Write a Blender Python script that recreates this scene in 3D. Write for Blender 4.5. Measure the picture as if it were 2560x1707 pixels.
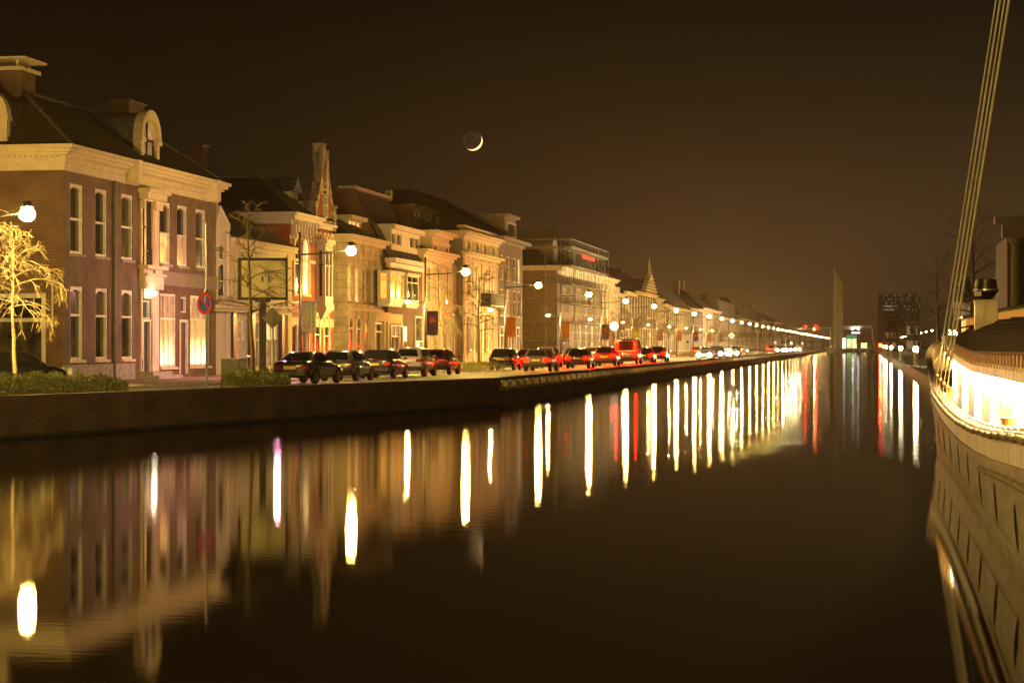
import bpy, bmesh, math, random
from mathutils import Vector, Matrix
for o in list(bpy.data.objects): bpy.data.objects.remove(o, do_unlink=True)
SC = bpy.context.scene
COL = SC.collection
# ------------------------------------------------------------------ camera
YAW = math.radians(9.48); CS, SN = math.cos(YAW), math.sin(YAW)
EYE = 2.3                       # metres above the water (z = 0); street level is z = 0.6
cam = bpy.data.cameras.new('camera'); camo = bpy.data.objects.new('camera', cam); COL.objects.link(camo)
cam.sensor_width = 36; cam.lens = 5300/2560*36; cam.shift_y = 0.0037
cam.clip_start = 0.5; cam.clip_end = 12000
camo.location = (0, 0, EYE); camo.rotation_euler = (math.radians(90), 0, YAW)
SC.camera = camo
SC.view_settings.view_transform = 'Standard'; SC.view_settings.look = 'None'
SC.view_settings.exposure = 0; SC.view_settings.gamma = 1
# ------------------------------------------------------------------ night sky, lit by the town
w = bpy.data.worlds.new('World'); SC.world = w; w.use_nodes = True
nt = w.node_tree; bgn = nt.nodes['Background']
tc = nt.nodes.new('ShaderNodeTexCoord'); sp = nt.nodes.new('ShaderNodeSeparateXYZ'); nt.links.new(tc.outputs['Generated'], sp.inputs[0])
def wmath(op, a, b, clamp=False):
    n = nt.nodes.new('ShaderNodeMath'); n.operation = op; n.use_clamp = clamp
    for i, v in enumerate((a, b)):
        if isinstance(v, (int, float)): n.inputs[i].default_value = v
        else: nt.links.new(v, n.inputs[i])
    return n.outputs[0]
el = wmath('MAXIMUM', sp.outputs['Z'], 0.0)
elev = nt.nodes.new('ShaderNodeValToRGB'); nt.links.new(wmath('MULTIPLY', el, 4.0, True), elev.inputs[0])
cr = elev.color_ramp; cr.elements[0].position = 0; cr.elements[0].color = (0.085, 0.046, 0.016, 1)
cr.elements[1].position = 1; cr.elements[1].color = (0.0022, 0.0022, 0.0014, 1)
for p, c in ((.22, (0.055, 0.030, 0.0108, 1)), (.45, (0.024, 0.0135, 0.0050, 1)), (.68, (0.0068, 0.0046, 0.0020, 1))):
    e = cr.elements.new(p); e.color = c
side = wmath('ADD', wmath('MULTIPLY', sp.outputs['X'], 1.9), 0.98)      # brighter towards the town on the right
side = wmath('MAXIMUM', wmath('MINIMUM', side, 2.2), 0.42)
mx = nt.nodes.new('ShaderNodeVectorMath'); mx.operation = 'SCALE'
nt.links.new(elev.outputs[0], mx.inputs[0]); nt.links.new(side, mx.inputs['Scale'])
nt.links.new(mx.outputs[0], bgn.inputs['Color']); bgn.inputs['Strength'].default_value = 1.0
c = SC.cycles
c.use_light_tree = True; c.max_bounces = 6; c.diffuse_bounces = 2; c.glossy_bounces = 3; c.transmission_bounces = 2
c.volume_bounces = 0; c.transparent_max_bounces = 6; c.caustics_reflective = False; c.caustics_refractive = False
c.sample_clamp_indirect = 6.0; c.use_denoising = True
# ------------------------------------------------------------------ measuring on real planes
FOC = 5300.0
def ray(px):
    cx = (px-1280)/FOC
    return cx*CS-SN, cx*SN+CS
def onx(px, py, x):
    dx, dy = ray(px); k = x/dx
    return k*dy, EYE-(py-863)/FOC*k
def ony(px, py, y):
    dx, dy = ray(px); k = y/dy
    return k*dx, EYE-(py-863)/FOC*k
def atd(px, D, py=863):
    dx, dy = ray(px)
    return Vector((D*dx, D*dy, EYE-(py-863)/FOC*D))
def ud(u, D, z=0.6):
    X = u+.167*D
    return Vector((CS*X-SN*D, SN*X+CS*D, z))
# ------------------------------------------------------------------ materials
MATS = {}
def _pr(name):
    m = bpy.data.materials.new(name); m.use_nodes = True
    return m, m.node_tree, m.node_tree.nodes['Principled BSDF']
def mat(name, col, rough=.6, metal=0, var=.18, scale=3.0, bump=0.0, spec=.5, coat=0, stretch=(1, 1, 1)):
    if name in MATS: return MATS[name]
    m, t, b = _pr(name); MATS[name] = m
    b.inputs['Roughness'].default_value = rough; b.inputs['Metallic'].default_value = metal
    b.inputs['Specular IOR Level'].default_value = spec; b.inputs['Coat Weight'].default_value = coat
    co = t.nodes.new('ShaderNodeTexCoord'); mp = t.nodes.new('ShaderNodeMapping'); mp.inputs['Scale'].default_value = stretch
    t.links.new(co.outputs['Object'], mp.inputs[0])
    n = t.nodes.new('ShaderNodeTexNoise'); n.inputs['Scale'].default_value = scale; n.inputs['Detail'].default_value = 5
    t.links.new(mp.outputs[0], n.inputs['Vector'])
    r = t.nodes.new('ShaderNodeValToRGB'); t.links.new(n.outputs['Fac'], r.inputs[0])
    lo = [max(0, v*(1-var*1.6)) for v in col]; hi = [min(1, v*(1+var)) for v in col]
    r.color_ramp.elements[0].position = .3; r.color_ramp.elements[0].color = (*lo, 1)
    r.color_ramp.elements[1].position = .7; r.color_ramp.elements[1].color = (*hi, 1)
    t.links.new(r.outputs[0], b.inputs['Base Color'])
    if bump:
        bp = t.nodes.new('ShaderNodeBump'); bp.inputs['Strength'].default_value = bump; bp.inputs['Distance'].default_value = .03
        t.links.new(n.outputs['Fac'], bp.inputs['Height']); t.links.new(bp.outputs[0], b.inputs['Normal'])
    return m
def brick(name, c1, c2, mortar, bw=.22, rh=.065, ms=.010, flat=False, joint=.35):
    """courses of brick (or slabs, tiles, planks) laid along a wall, or on the ground when flat"""
    if name in MATS: return MATS[name]
    m, t, b = _pr(name); MATS[name] = m
    co = t.nodes.new('ShaderNodeTexCoord'); s = t.nodes.new('ShaderNodeSeparateXYZ'); t.links.new(co.outputs['Object'], s.inputs[0])
    cb = t.nodes.new('ShaderNodeCombineXYZ')
    if flat:
        t.links.new(s.outputs['Y'], cb.inputs[0]); t.links.new(s.outputs['X'], cb.inputs[1])
    else:
        a = t.nodes.new('ShaderNodeMath'); a.operation = 'ADD'
        t.links.new(s.outputs['X'], a.inputs[0]); t.links.new(s.outputs['Y'], a.inputs[1])
        t.links.new(a.outputs[0], cb.inputs[0]); t.links.new(s.outputs['Z'], cb.inputs[1])
    k = t.nodes.new('ShaderNodeTexBrick'); t.links.new(cb.outputs[0], k.inputs['Vector'])
    k.inputs['Scale'].default_value = 1; k.inputs['Brick Width'].default_value = bw; k.inputs['Row Height'].default_value = rh
    k.inputs['Mortar Size'].default_value = ms; k.inputs['Mortar Smooth'].default_value = .3; k.inputs['Bias'].default_value = -.2
    k.inputs['Color1'].default_value = (*c1, 1); k.inputs['Color2'].default_value = (*c2, 1); k.inputs['Mortar'].default_value = (*mortar, 1)
    n = t.nodes.new('ShaderNodeTexNoise'); n.inputs['Scale'].default_value = .9; n.inputs['Detail'].default_value = 6
    t.links.new(co.outputs['Object'], n.inputs['Vector'])
    r = t.nodes.new('ShaderNodeMapRange'); r.inputs['From Min'].default_value = .3; r.inputs['From Max'].default_value = .7
    r.inputs['To Min'].default_value = .6; r.inputs['To Max'].default_value = 1.2; t.links.new(n.outputs['Fac'], r.inputs[0])
    v = t.nodes.new('ShaderNodeVectorMath'); v.operation = 'SCALE'
    t.links.new(k.outputs['Color'], v.inputs[0]); t.links.new(r.outputs[0], v.inputs['Scale'])
    t.links.new(v.outputs[0], b.inputs['Base Color']); b.inputs['Roughness'].default_value = .8
    bp = t.nodes.new('ShaderNodeBump'); bp.inputs['Strength'].default_value = joint; bp.inputs['Distance'].default_value = .01; bp.invert = True
    t.links.new(k.outputs['Fac'], bp.inputs['Height']); t.links.new(bp.outputs[0], b.inputs['Normal'])
    return m
def emit(name, col, s, gloss=False, vary=0.0, zlo=None, zhi=None, col2=None, s2=None):
    if name in MATS: return MATS[name]
    m, t, b = _pr(name); MATS[name] = m
    b.inputs['Base Color'].default_value = (*[v*.4 for v in col], 1); b.inputs['Roughness'].default_value = .15 if gloss else .5
    b.inputs['Emission Color'].default_value = (*col, 1); b.inputs['Emission Strength'].default_value = s
    if zlo is not None:          # glow of a low lamp behind the pane graded into its emission
        co = t.nodes.new('ShaderNodeTexCoord'); q = t.nodes.new('ShaderNodeSeparateXYZ'); t.links.new(co.outputs['Object'], q.inputs[0])
        mr = t.nodes.new('ShaderNodeMapRange'); mr.inputs['From Min'].default_value = zlo; mr.inputs['From Max'].default_value = zhi
        mr.interpolation_type = 'SMOOTHSTEP'
        t.links.new(q.outputs['Z'], mr.inputs[0])
        mxc = t.nodes.new('ShaderNodeMix'); mxc.data_type = 'RGBA'; t.links.new(mr.outputs[0], mxc.inputs[0])
        mxc.inputs[6].default_value = (*[v*s for v in col], 1); mxc.inputs[7].default_value = (*[v*s2 for v in col2], 1)
        t.links.new(mxc.outputs[2], b.inputs['Emission Color']); b.inputs['Emission Strength'].default_value = 1
    elif vary:
        co = t.nodes.new('ShaderNodeTexCoord'); n = t.nodes.new('ShaderNodeTexNoise'); n.inputs['Scale'].default_value = 1.6
        t.links.new(co.outputs['Object'], n.inputs['Vector'])
        r = t.nodes.new('ShaderNodeMapRange'); r.inputs['From Min'].default_value = .35; r.inputs['From Max'].default_value = .65
        r.inputs['To Min'].default_value = s*(1-vary); r.inputs['To Max'].default_value = s*(1+vary)
        t.links.new(n.outputs['Fac'], r.inputs[0]); t.links.new(r.outputs[0], b.inputs['Emission Strength'])
    if s < 30 and (zlo is None): m.cycles.emission_sampling = 'NONE'
    return m
# ------------------------------------------------------------------ mesh helpers
class MB:
    def __init__(s): s.v = []; s.f = []; s.sm = False
    def add(s, vs, fs):
        n = len(s.v); s.v += [Vector(p) for p in vs]; s.f += [tuple(i+n for i in f) for f in fs]; return s
    def box(s, x0, x1, y0, y1, z0, z1):
        return s.hexa([(x0,y0,z0),(x1,y0,z0),(x1,y1,z0),(x0,y1,z0),(x0,y0,z1),(x1,y0,z1),(x1,y1,z1),(x0,y1,z1)])
    def hexa(s, p):
        return s.add(p, [(3,2,1,0),(4,5,6,7),(0,1,5,4),(1,2,6,5),(2,3,7,6),(3,0,4,7)])
    def fbox(s, fr, s0, s1, z0, z1, d0, d1):
        return s.hexa([fr(s0,z0,d0), fr(s1,z0,d0), fr(s1,z0,d1), fr(s0,z0,d1), fr(s0,z1,d0), fr(s1,z1,d0), fr(s1,z1,d1), fr(s0,z1,d1)])
    def quad(s, a, b, c_, d): return s.add([a, b, c_, d], [(0,1,2,3)])
    def prism(s, pts, off):
        n = len(pts); off = Vector(off); p = [Vector(q) for q in pts]
        return s.add(p+[q+off for q in p], [tuple(range(n))[::-1], tuple(range(n, 2*n))]+[(i, (i+1) % n, n+(i+1) % n, n+i) for i in range(n)])
    def tube(s, pts, rad, n=6, cap=True):
        pts = [Vector(p) for p in pts]
        if not isinstance(rad, (list, tuple)): rad = [rad]*len(pts)
        vs = []; up = Vector((0, 0, 1))
        for i, p in enumerate(pts):
            d = (pts[min(i+1, len(pts)-1)]-pts[max(i-1, 0)])
            if d.length < 1e-6: d = up.copy()
            d.normalize(); a = d.cross(up if abs(d.z) < .9 else Vector((1, 0, 0))); a.normalize(); b_ = d.cross(a)
            for k in range(n):
                t = 2*math.pi*k/n; vs.append(p+a*math.cos(t)*rad[i]+b_*math.sin(t)*rad[i])
        fs = [(i*n+k, i*n+(k+1) % n, (i+1)*n+(k+1) % n, (i+1)*n+k) for i in range(len(pts)-1) for k in range(n)]
        if cap: fs += [tuple(range(n))[::-1], tuple(range((len(pts)-1)*n, len(pts)*n))]
        return s.add(vs, fs)
    def lathe(s, c_, prof, n=16, axis='z'):
        vs = []
        for r, h in prof:
            for k in range(n):
                t = 2*math.pi*k/n; a, b_ = r*math.cos(t), r*math.sin(t)
                q = (a, b_, h) if axis == 'z' else ((h, a, b_) if axis == 'x' else (a, h, b_))
                vs.append(Vector(c_)+Vector(q))
        m = len(prof)
        fs = [(i*n+k, i*n+(k+1) % n, (i+1)*n+(k+1) % n, (i+1)*n+k) for i in range(m-1) for k in range(n)]
        fs += [tuple(range(n))[::-1], tuple(range((m-1)*n, m*n))]
        return s.add(vs, fs)
    def loft(s, rings, cap=True, closed=True):
        n = len(rings[0]); vs = [Vector(p) for r in rings for p in r]
        fs = []
        for i in range(len(rings)-1):
            for k in range(n if closed else n-1):
                fs.append((i*n+k, i*n+(k+1) % n, (i+1)*n+(k+1) % n, (i+1)*n+k))
        if cap: fs += [tuple(range(n))[::-1], tuple(range((len(rings)-1)*n, len(rings)*n))]
        return s.add(vs, fs)
    def build(s, name, m, parent=None, smooth=False, bevel=0, org=None, rot=None):
        """link as ONE mesh; verts are in world space when org (the root's location) is given"""
        me = bpy.data.meshes.new(name)
        if org is not None: s.v = [v-Vector(org) for v in s.v]
        me.from_pydata([tuple(v) for v in s.v], [], s.f)
        bm = bmesh.new(); bm.from_mesh(me); bmesh.ops.recalc_face_normals(bm, faces=bm.faces); bm.to_mesh(me); bm.free()
        me.update()
        o = bpy.data.objects.new(name, me); COL.objects.link(o)
        if isinstance(m, str): m = MATS[m]
        me.materials.append(m)
        if smooth: me.shade_smooth()
        if bevel:
            b = o.modifiers.new('bevel', 'BEVEL'); b.width = bevel; b.segments = 2; b.limit_method = 'ANGLE'
        if parent: o.parent = parent
        return o
def tag(o, label=None, cat=None, group=None, kind=None):
    if label: o['label'] = label
    if cat: o['category'] = cat
    if group: o['group'] = group
    if kind: o['kind'] = kind
    return o
def thing(name, label, cat, loc=(0, 0, 0), rz=0, group=None):
    o = bpy.data.objects.new(name, None); COL.objects.link(o); o.empty_display_size = .3
    o.location = loc; o.rotation_euler = (0, 0, rz)
    return tag(o, label, cat, group)
def copy_tree(o, parent=None):
    r = o.copy(); COL.objects.link(r)
    if parent: r.parent = parent
    for ch in list(o.children): copy_tree(ch, r)
    return r
def front(x): return lambda s, z, d: (x+d, s, z)         # a wall facing the canal, s runs along the street
def sidew(y): return lambda s, z, d: (s, y-d, z)         # a wall facing back towards the viewer, s runs across
# ------------------------------------------------------------------ shared materials
mat('white_paint', (.74, .71, .65), .5, var=.12)
mat('cream_stone', (.76, .66, .50), .8, var=.07, scale=3, bump=.15)
mat('cream_plaster', (.66, .57, .42), .85, var=.07, scale=.8, bump=.1)
mat('grey_plaster', (.27, .235, .18), .85, var=.1, scale=.8, bump=.1)
mat('pale_plaster', (.74, .70, .66), .8, var=.06, scale=1.5)
mat('dark_paint', (.03, .032, .04), .35, var=.2)
mat('navy_paint', (.035, .045, .08), .35, var=.2)
mat('black_metal', (.02, .02, .022), .4, metal=.3, var=.2)
mat('grey_metal', (.32, .31, .30), .4, metal=.6, var=.2)
mat('galvanised', (.5, .5, .5), .35, metal=.8, var=.2)
mat('concrete', (.38, .36, .32), .9, var=.2, scale=4, bump=.4)
mat('lead', (.12, .12, .125), .6, var=.3)
mat('rubber', (.015, .015, .015), .85)
mat('bark', (.34, .28, .18), .9, var=.35, scale=14, bump=.8)
mat('bark_shaded', (.12, .09, .055), .9, var=.3, scale=8)  # darker bark copy: shade of silhouetted trees put into the colour
mat('twigs', (.24, .20, .12), .9, var=.3, scale=8)
mat('glass_dark', (.018, .02, .02), .06, var=.5, scale=1.2, spec=.8)
mat('glass_curtain', (.085, .075, .06), .12, var=.6, scale=1.8, spec=.7, stretch=(1, 6, .5))
brick('brick_brown', (.14, .060, .030), (.085, .038, .020), (.25, .20, .15))
brick('brick_red', (.42, .085, .03), (.32, .06, .022), (.36, .20, .12))
brick('brick_dark', (.14, .075, .048), (.095, .052, .035), (.20, .16, .12))
brick('brick_quay', (.15, .075, .045), (.095, .052, .033), (.17, .13, .09), rh=.075, ms=.014)
brick('brick_cap', (.18, .085, .05), (.12, .058, .036), (.18, .14, .10), bw=.075, rh=.5, ms=.012)
brick('plaster_blocks', (.70, .61, .45), (.66, .57, .42), (.22, .19, .14), bw=1.5, rh=.5, ms=.014)
brick('roof_tiles', (.05, .036, .030), (.033, .026, .022), (.018, .014, .012), bw=.25, rh=.22, ms=.02, joint=1)
brick('roof_slates', (.04, .038, .038), (.028, .027, .027), (.012, .012, .012), bw=.3, rh=.2, ms=.015, joint=1)
brick('pavers', (.26, .15, .10), (.20, .12, .085), (.13, .10, .08), bw=.2, rh=.1, ms=.008, flat=True)
brick('slabs', (.32, .30, .27), (.28, .26, .23), (.12, .11, .10), bw=.6, rh=.3, ms=.01, flat=True)
mat('asphalt', (.13, .12, .10), .55, var=.3, scale=30, bump=.4)
mat('earth', (.07, .05, .03), .95, var=.4, scale=6, bump=.6)
mat('leaf_hedge', (.20, .23, .035), .6, var=.4, scale=9)
mat('leaf_grass', (.18, .18, .04), .8, var=.4, scale=12)
emit('lit_amber', (1.0, .52, .13), 1.15, True, .45)
emit('lit_warm', (1.0, .70, .28), 1.1, True, .4)
emit('lit_orange', (1.0, .40, .05), 1.3, True, .3)
emit('lit_dim', (1.0, .62, .30), .22, True, .6)
emit('lit_shop', (1.0, .84, .36), 4.0, True, 0, .5, 2.3, (1.0, .54, .12), .6)
LAMPC = (1.0, .60, .125)
emit('lamp_globe', LAMPC, 1700); emit('lamp_first', LAMPC, 2700)
emit('lamp_far', (1, .6, .2), 130)
emit('path_lamp_light', (1.0, .36, .50), 4200)
emit('path_lamp_dim', (1.0, .62, .14), 9500)
# ================================================================== ground and water
WALL_A = Vector((-13.79, 79.8)); WALL_B = Vector((-20.84, 48.93))
wd = (WALL_B-WALL_A).normalized(); WALL_C = WALL_A+wd*62       # parapet wall runs on past the left edge of view
def water_mat():
    m = bpy.data.materials.new('water'); m.use_nodes = True; t = m.node_tree; t.nodes.clear()
    out = t.nodes.new('ShaderNodeOutputMaterial'); g = t.nodes.new('ShaderNodeBsdfGlossy'); g.distribution = 'BECKMANN'
    d = t.nodes.new('ShaderNodeBsdfDiffuse'); d.inputs['Color'].default_value = (.010, .007, .003, 1)
    fr = t.nodes.new('ShaderNodeFresnel'); fr.inputs['IOR'].default_value = 1.36
    mxs = t.nodes.new('ShaderNodeMixShader'); t.links.new(fr.outputs[0], mxs.inputs[0]); t.links.new(d.outputs[0], mxs.inputs[1]); t.links.new(g.outputs[0], mxs.inputs[2])
    co = t.nodes.new('ShaderNodeTexCoord'); s = t.nodes.new('ShaderNodeSeparateXYZ'); t.links.new(co.outputs['Object'], s.inputs[0])
    mr = t.nodes.new('ShaderNodeMapRange'); mr.inputs['From Min'].default_value = 14; mr.inputs['From Max'].default_value = 75
    mr.inputs['To Min'].default_value = .050; mr.inputs['To Max'].default_value = .088; t.links.new(s.outputs['Y'], mr.inputs[0])
    t.links.new(mr.outputs[0], g.inputs['Roughness'])
    n = t.nodes.new('ShaderNodeTexNoise'); n.inputs['Scale'].default_value = 2.6; n.inputs['Detail'].default_value = 3
    mp = t.nodes.new('ShaderNodeMapping'); mp.inputs['Scale'].default_value = (.8, 2.4, 1); t.links.new(co.outputs['Object'], mp.inputs[0]); t.links.new(mp.outputs[0], n.inputs['Vector'])
    b = t.nodes.new('ShaderNodeBump'); b.inputs['Distance'].default_value = .007; rp = t.nodes.new('ShaderNodeMapRange'); rp.inputs['From Min'].default_value = 20; rp.inputs['From Max'].default_value = 48; rp.inputs['To Min'].default_value = .05; rp.inputs['To Max'].default_value = .42; t.links.new(s.outputs['Y'], rp.inputs[0]); t.links.new(rp.outputs[0], b.inputs['Strength'])
    t.links.new(n.outputs['Fac'], b.inputs['Height']); t.links.new(b.outputs[0], g.inputs['Normal'])
    t.links.new(mxs.outputs[0], out.inputs[0]); MATS['water'] = m
water_mat()
tag(MB().quad((-60, -14, 0), (90, -14, 0), (90, 2500, 0), (-60, 2500, 0)).build('canal_water', 'water'), kind='structure')
def sheet(name, pts, z, m, th=0):
    mb = MB(); p = [(a, b_, z) for a, b_ in pts]
    if th: mb.prism([(a, b_, z-th) for a, b_ in pts], (0, 0, th))
    else: mb.add(p, [tuple(range(len(p)))])
    return tag(mb.build(name, m), kind='structure')
QX = -13.9
in_ = Vector((-wd.y, wd.x))                                      # towards the street, away from the water
if in_.x > 0: in_ = -in_
wA = WALL_A+in_*.4; wC = WALL_C+in_*.4
sheet('ground', [(QX-.25, 2500), (-155, 2500), (-155, -12), (wC.x, wC.y), (wA.x, wA.y), (QX-.25, 79.9)], .6, 'earth')
road_edge = [(-15.6, 2500), (-15.6, 92), (-17.6, 80), (-21.6, 70), (-29.5, 59), (-60, 40)]
park_edge = [(-26.4, 2500), (-26.4, 96), (-27.0, 88), (-29.4, 83.5), (-34.0, 80.0), (-70, 66)]
sheet('road', road_edge+park_edge[::-1], .604, 'asphalt')
sheet('pavement', [(-26.4, 2500), (-26.4, 96), (-27.0, 88), (-29.4, 83.5), (-34.0, 80.0), (-70, 66), (-90, 60), (-90, 2500)], .70, 'pavers', .09)
kb = MB()
for lst, off in ((park_edge, .08), (road_edge, -.08)):
    for a, b_ in zip(lst[:-1], lst[1:]):
        a, b_ = Vector(a), Vector(b_); d = (b_-a).normalized(); n = Vector((-d.y, d.x))*.08
        z1 = .715 if lst is park_edge else .69
        kb.hexa([(*(a-n), .61), (*(b_-n), .61), (*(b_+n), .61), (*(a+n), .61), (*(a-n), z1), (*(b_-n), z1), (*(b_+n), z1), (*(a+n), z1)])
tag(kb.build('kerb', 'concrete'), kind='structure')
mk = MB()
for k in range(70):
    y = 92+k*9; mk.quad((-19.6, y, .608), (-19.45, y, .608), (-19.45, y+3, .608), (-19.6, y+3, .608))
for k in range(60):
    y = 95+k*6.6; mk.quad((-24.0, y, .608), (-26.3, y, .608), (-26.3, y+.1, .608), (-24.0, y+.1, .608))
mk.quad((-23.95, 95, .608), (-24.07, 95, .608), (-24.07, 600, .608), (-23.95, 600, .608))
tag(mk.build('road_markings', 'white_paint'), kind='structure')
# left quay beyond the parapet: a low masonry edge with turf behind it
tag(MB().box(-34, 12, -14.5, 1.1, -1, .6).build('near_quay', 'slabs'), kind='structure')
tag(MB().box(QX-.3, QX, 79.85, 2500, -1, .55).build('quay_edge', 'brick_quay'), kind='structure')
# right bank, set back in a basin behind the moored ship
RQ = 3.35
sheet('right_bank', [(RQ, 96), (RQ, 2500), (155, 2500), (155, -12), (9.5, -12), (9.5, 90)], .58, 'leaf_grass')
rb = MB()
for a, b_ in (((RQ, 2500), (RQ, 96)), ((RQ, 96), (9.5, 90)), ((9.5, 90), (9.5, -12))):
    a, b_ = Vector(a), Vector(b_); d = (b_-a).normalized(); n = Vector((-d.y, d.x))*.45
    if n.x < 0: n = -n
    rb.hexa([(*a, -1), (*b_, -1), (*(b_+n), -1), (*(a+n), -1), (*a, .62), (*b_, .62), (*(b_+n), .62), (*(a+n), .62)])
tag(rb.build('right_quay', 'concrete'), kind='structure')
sheet('right_road', [(17, 100), (17, 2500), (24, 2500), (24, 100)], .59, 'asphalt')
# brick parapet wall
pw = thing('parapet_wall', 'long dark brown brick parapet wall standing in the canal in front of the hedges', 'wall', (WALL_A.x, WALL_A.y, 0))
def wall_run(mb, a, b_, z0, z1, d0, d1):
    n = in_
    p = [a+n*d0, b_+n*d0, b_+n*d1, a+n*d1]
    mb.hexa([(*q, z0) for q in p]+[(*q, z1) for q in p])
wall_run(mb := MB(), WALL_A, WALL_C, -1, .80, 0, .42); mb.build('wall_face', 'brick_quay', pw, org=pw.location)
wall_run(mb := MB(), WALL_A-wd*.03, WALL_C, .80, 1.06, -.03, .45); mb.build('coping', 'brick_cap', pw, org=pw.location)
wall_run(mb := MB(), WALL_A, WALL_C, -.2, .09, -.06, -.001); mb.build('footing', mat('algae', (.03, .03, .014), .8, var=.4, scale=5), pw, org=pw.location)
# low guard rail along the quay
gr = thing('guard_rail', 'low dark guard rail on squat pale posts along the canal edge', 'guard rail', (-14.45, 80, .6))
MB().box(-14.55, -14.35, 80.1, 640, .90, 1.02).build('beam', mat('rail_timber', (.045, .035, .03), .7, var=.3), gr, org=gr.location, bevel=.01)
def post_mb(mb, y):
    mb.loft([[(-14.62, y-.13, z), (-14.28, y-.13, z), (-14.28, y+.13, z), (-14.62, y+.13, z)] if False else
             [(-14.45-h, y-wd_, z), (-14.45+h, y-wd_, z), (-14.45+h, y+wd_, z), (-14.45-h, y+wd_, z)]
             for z, h, wd_ in ((.56, .17, .20), (.68, .10, .13), (.82, .09, .12), (.90, .12, .19))])
mat('post_concrete', (.50, .42, .33), .85, var=.15)
for k in range(100):
    mb = MB(); post_mb(mb, 81+2.05*k); mb.build('post', 'post_concrete', gr, org=gr.location)
mb = MB()
for k in range(100, 270): post_mb(mb, 81+2.05*k)
tag(mb.build('far_posts', 'post_concrete', gr, org=gr.location), kind='stuff')
# turf at the quay edge
random.seed(5)
mb = MB()
for k in range(9000):
    y = 80+random.random()**1.6*220; x = random.uniform(-15.3, -13.95); h = random.uniform(.03, .10); a = random.uniform(0, 3.1); dx, dy = .02*math.cos(a), .02*math.sin(a)
    z = .56 if x > -14.2 else .6
    mb.add([(x-dx, y-dy, z), (x+dx, y+dy, z), (x+random.uniform(-.04, .04), y+random.uniform(-.04, .04), z+h)], [(0, 1, 2)])
tag(mb.build('verge_grass', 'leaf_grass'), 'short yellow-green turf along the canal edge behind the guard rail', 'grass', kind='stuff')
# ================================================================== hedges
def hedge(label, poly, h, n, group='low clipped hedges behind the parapet wall', leaf=.055, seed=1, base=.6):
    random.seed(seed)
    c0 = Vector((sum(p[0] for p in poly)/len(poly), sum(p[1] for p in poly)/len(poly)))
    root = thing('hedge', label, 'hedge', (c0.x, c0.y, base), group=group)
    xs = [p[0] for p in poly]; ys = [p[1] for p in poly]
    def inside(x, y):
        r = False
        for i in range(len(poly)):
            x1, y1 = poly[i]; x2, y2 = poly[i-1]
            if (y1 > y) != (y2 > y) and x < (x2-x1)*(y-y1)/(y2-y1)+x1: r = not r
        return r
    def edge(x, y):
        m_ = 9
        for i in range(len(poly)):
            a, b_ = Vector(poly[i]), Vector(poly[i-1]); d = b_-a; t = max(0, min(1, (Vector((x, y))-a).dot(d)/d.length_squared))
            m_ = min(m_, (Vector((x, y))-a-d*t).length)
        return m_
    mb = MB(); st = MB(); k = 0
    while k < n:
        x, y = random.uniform(min(xs), max(xs)), random.uniform(min(ys), max(ys))
        if not inside(x, y): continue
        k += 1
        top = h*(.72+.28*min(1, edge(x, y)/.5))*(.86+.16*math.sin(x*2.1+1)*math.sin(y*1.7)+.08*math.sin(x*7+y*5))
        z = base+top*(1-random.random()**2.2*.8)
        a, e = random.uniform(0, 6.28), random.uniform(-.2, 1.3)
        d = Vector((math.cos(a)*math.cos(e), math.sin(a)*math.cos(e), math.sin(e)))*leaf*random.uniform(.8, 2.0); q = Vector((-math.sin(a), math.cos(a), 0))*leaf*.35
        p = Vector((x, y, z)); mb.add([p, p+d*.5+q, p+d, p+d*.5-q], [(0, 1, 2, 3)])
        if k % 60 == 0: st.tube([(x, y, base), (x+.05, y, z)], .012, 4)
    mb.build('foliage', 'leaf_hedge', root, org=root.location); tag(st.build('stems', 'bark', root, org=root.location), kind='stuff')
    return root
def xy(px, D):
    v = atd(px, D); return (v.x, v.y)
def behind_wall(px, off):
    """point at pixel column px, off metres behind the parapet wall"""
    dx, dy = ray(px); a = WALL_A+in_*off
    # a + t*wd = k*(dx,dy)
    det = wd.x*(-dy)+dx*wd.y
    t = (a.x*(-dy)+dx*a.y)/-det
    p = a+wd*t
    return (p.x, p.y)
hedge('long low hedge round the bright tree, at the left end of the wall', [behind_wall(-60, .6), behind_wall(322, .6), behind_wall(318, 3.2), behind_wall(180, 7), behind_wall(-60, 10)], .82, 26000, seed=2)
hedge('short rounded hedge behind the wall beside the back of the billboard', [behind_wall(552, .7), behind_wall(722, .7), behind_wall(728, 2.6), behind_wall(560, 5)], .88, 14000, seed=3)
hedge('low hedge between two groups of parked cars', [(-23.9, 128), (-26.2, 128), (-26.2, 141), (-23.9, 141)], .62, 7000, seed=4, group='hedges in the row of parked cars')
for i, (y, ln, lb) in enumerate(((300, 6, 'small hedge left of the black hatchback at the start of the far parked row'), (337, 6, 'small bright hedge behind the first car of the far parked row'),
                                 (372, 5, 'small hedge half way along the far parked row'))):
    hedge(lb, [(-23.5, y), (-26, y), (-26, y+ln), (-23.5, y+ln)], .6, 900, seed=6+i, leaf=.12, group='hedges in the row of parked cars')
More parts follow.
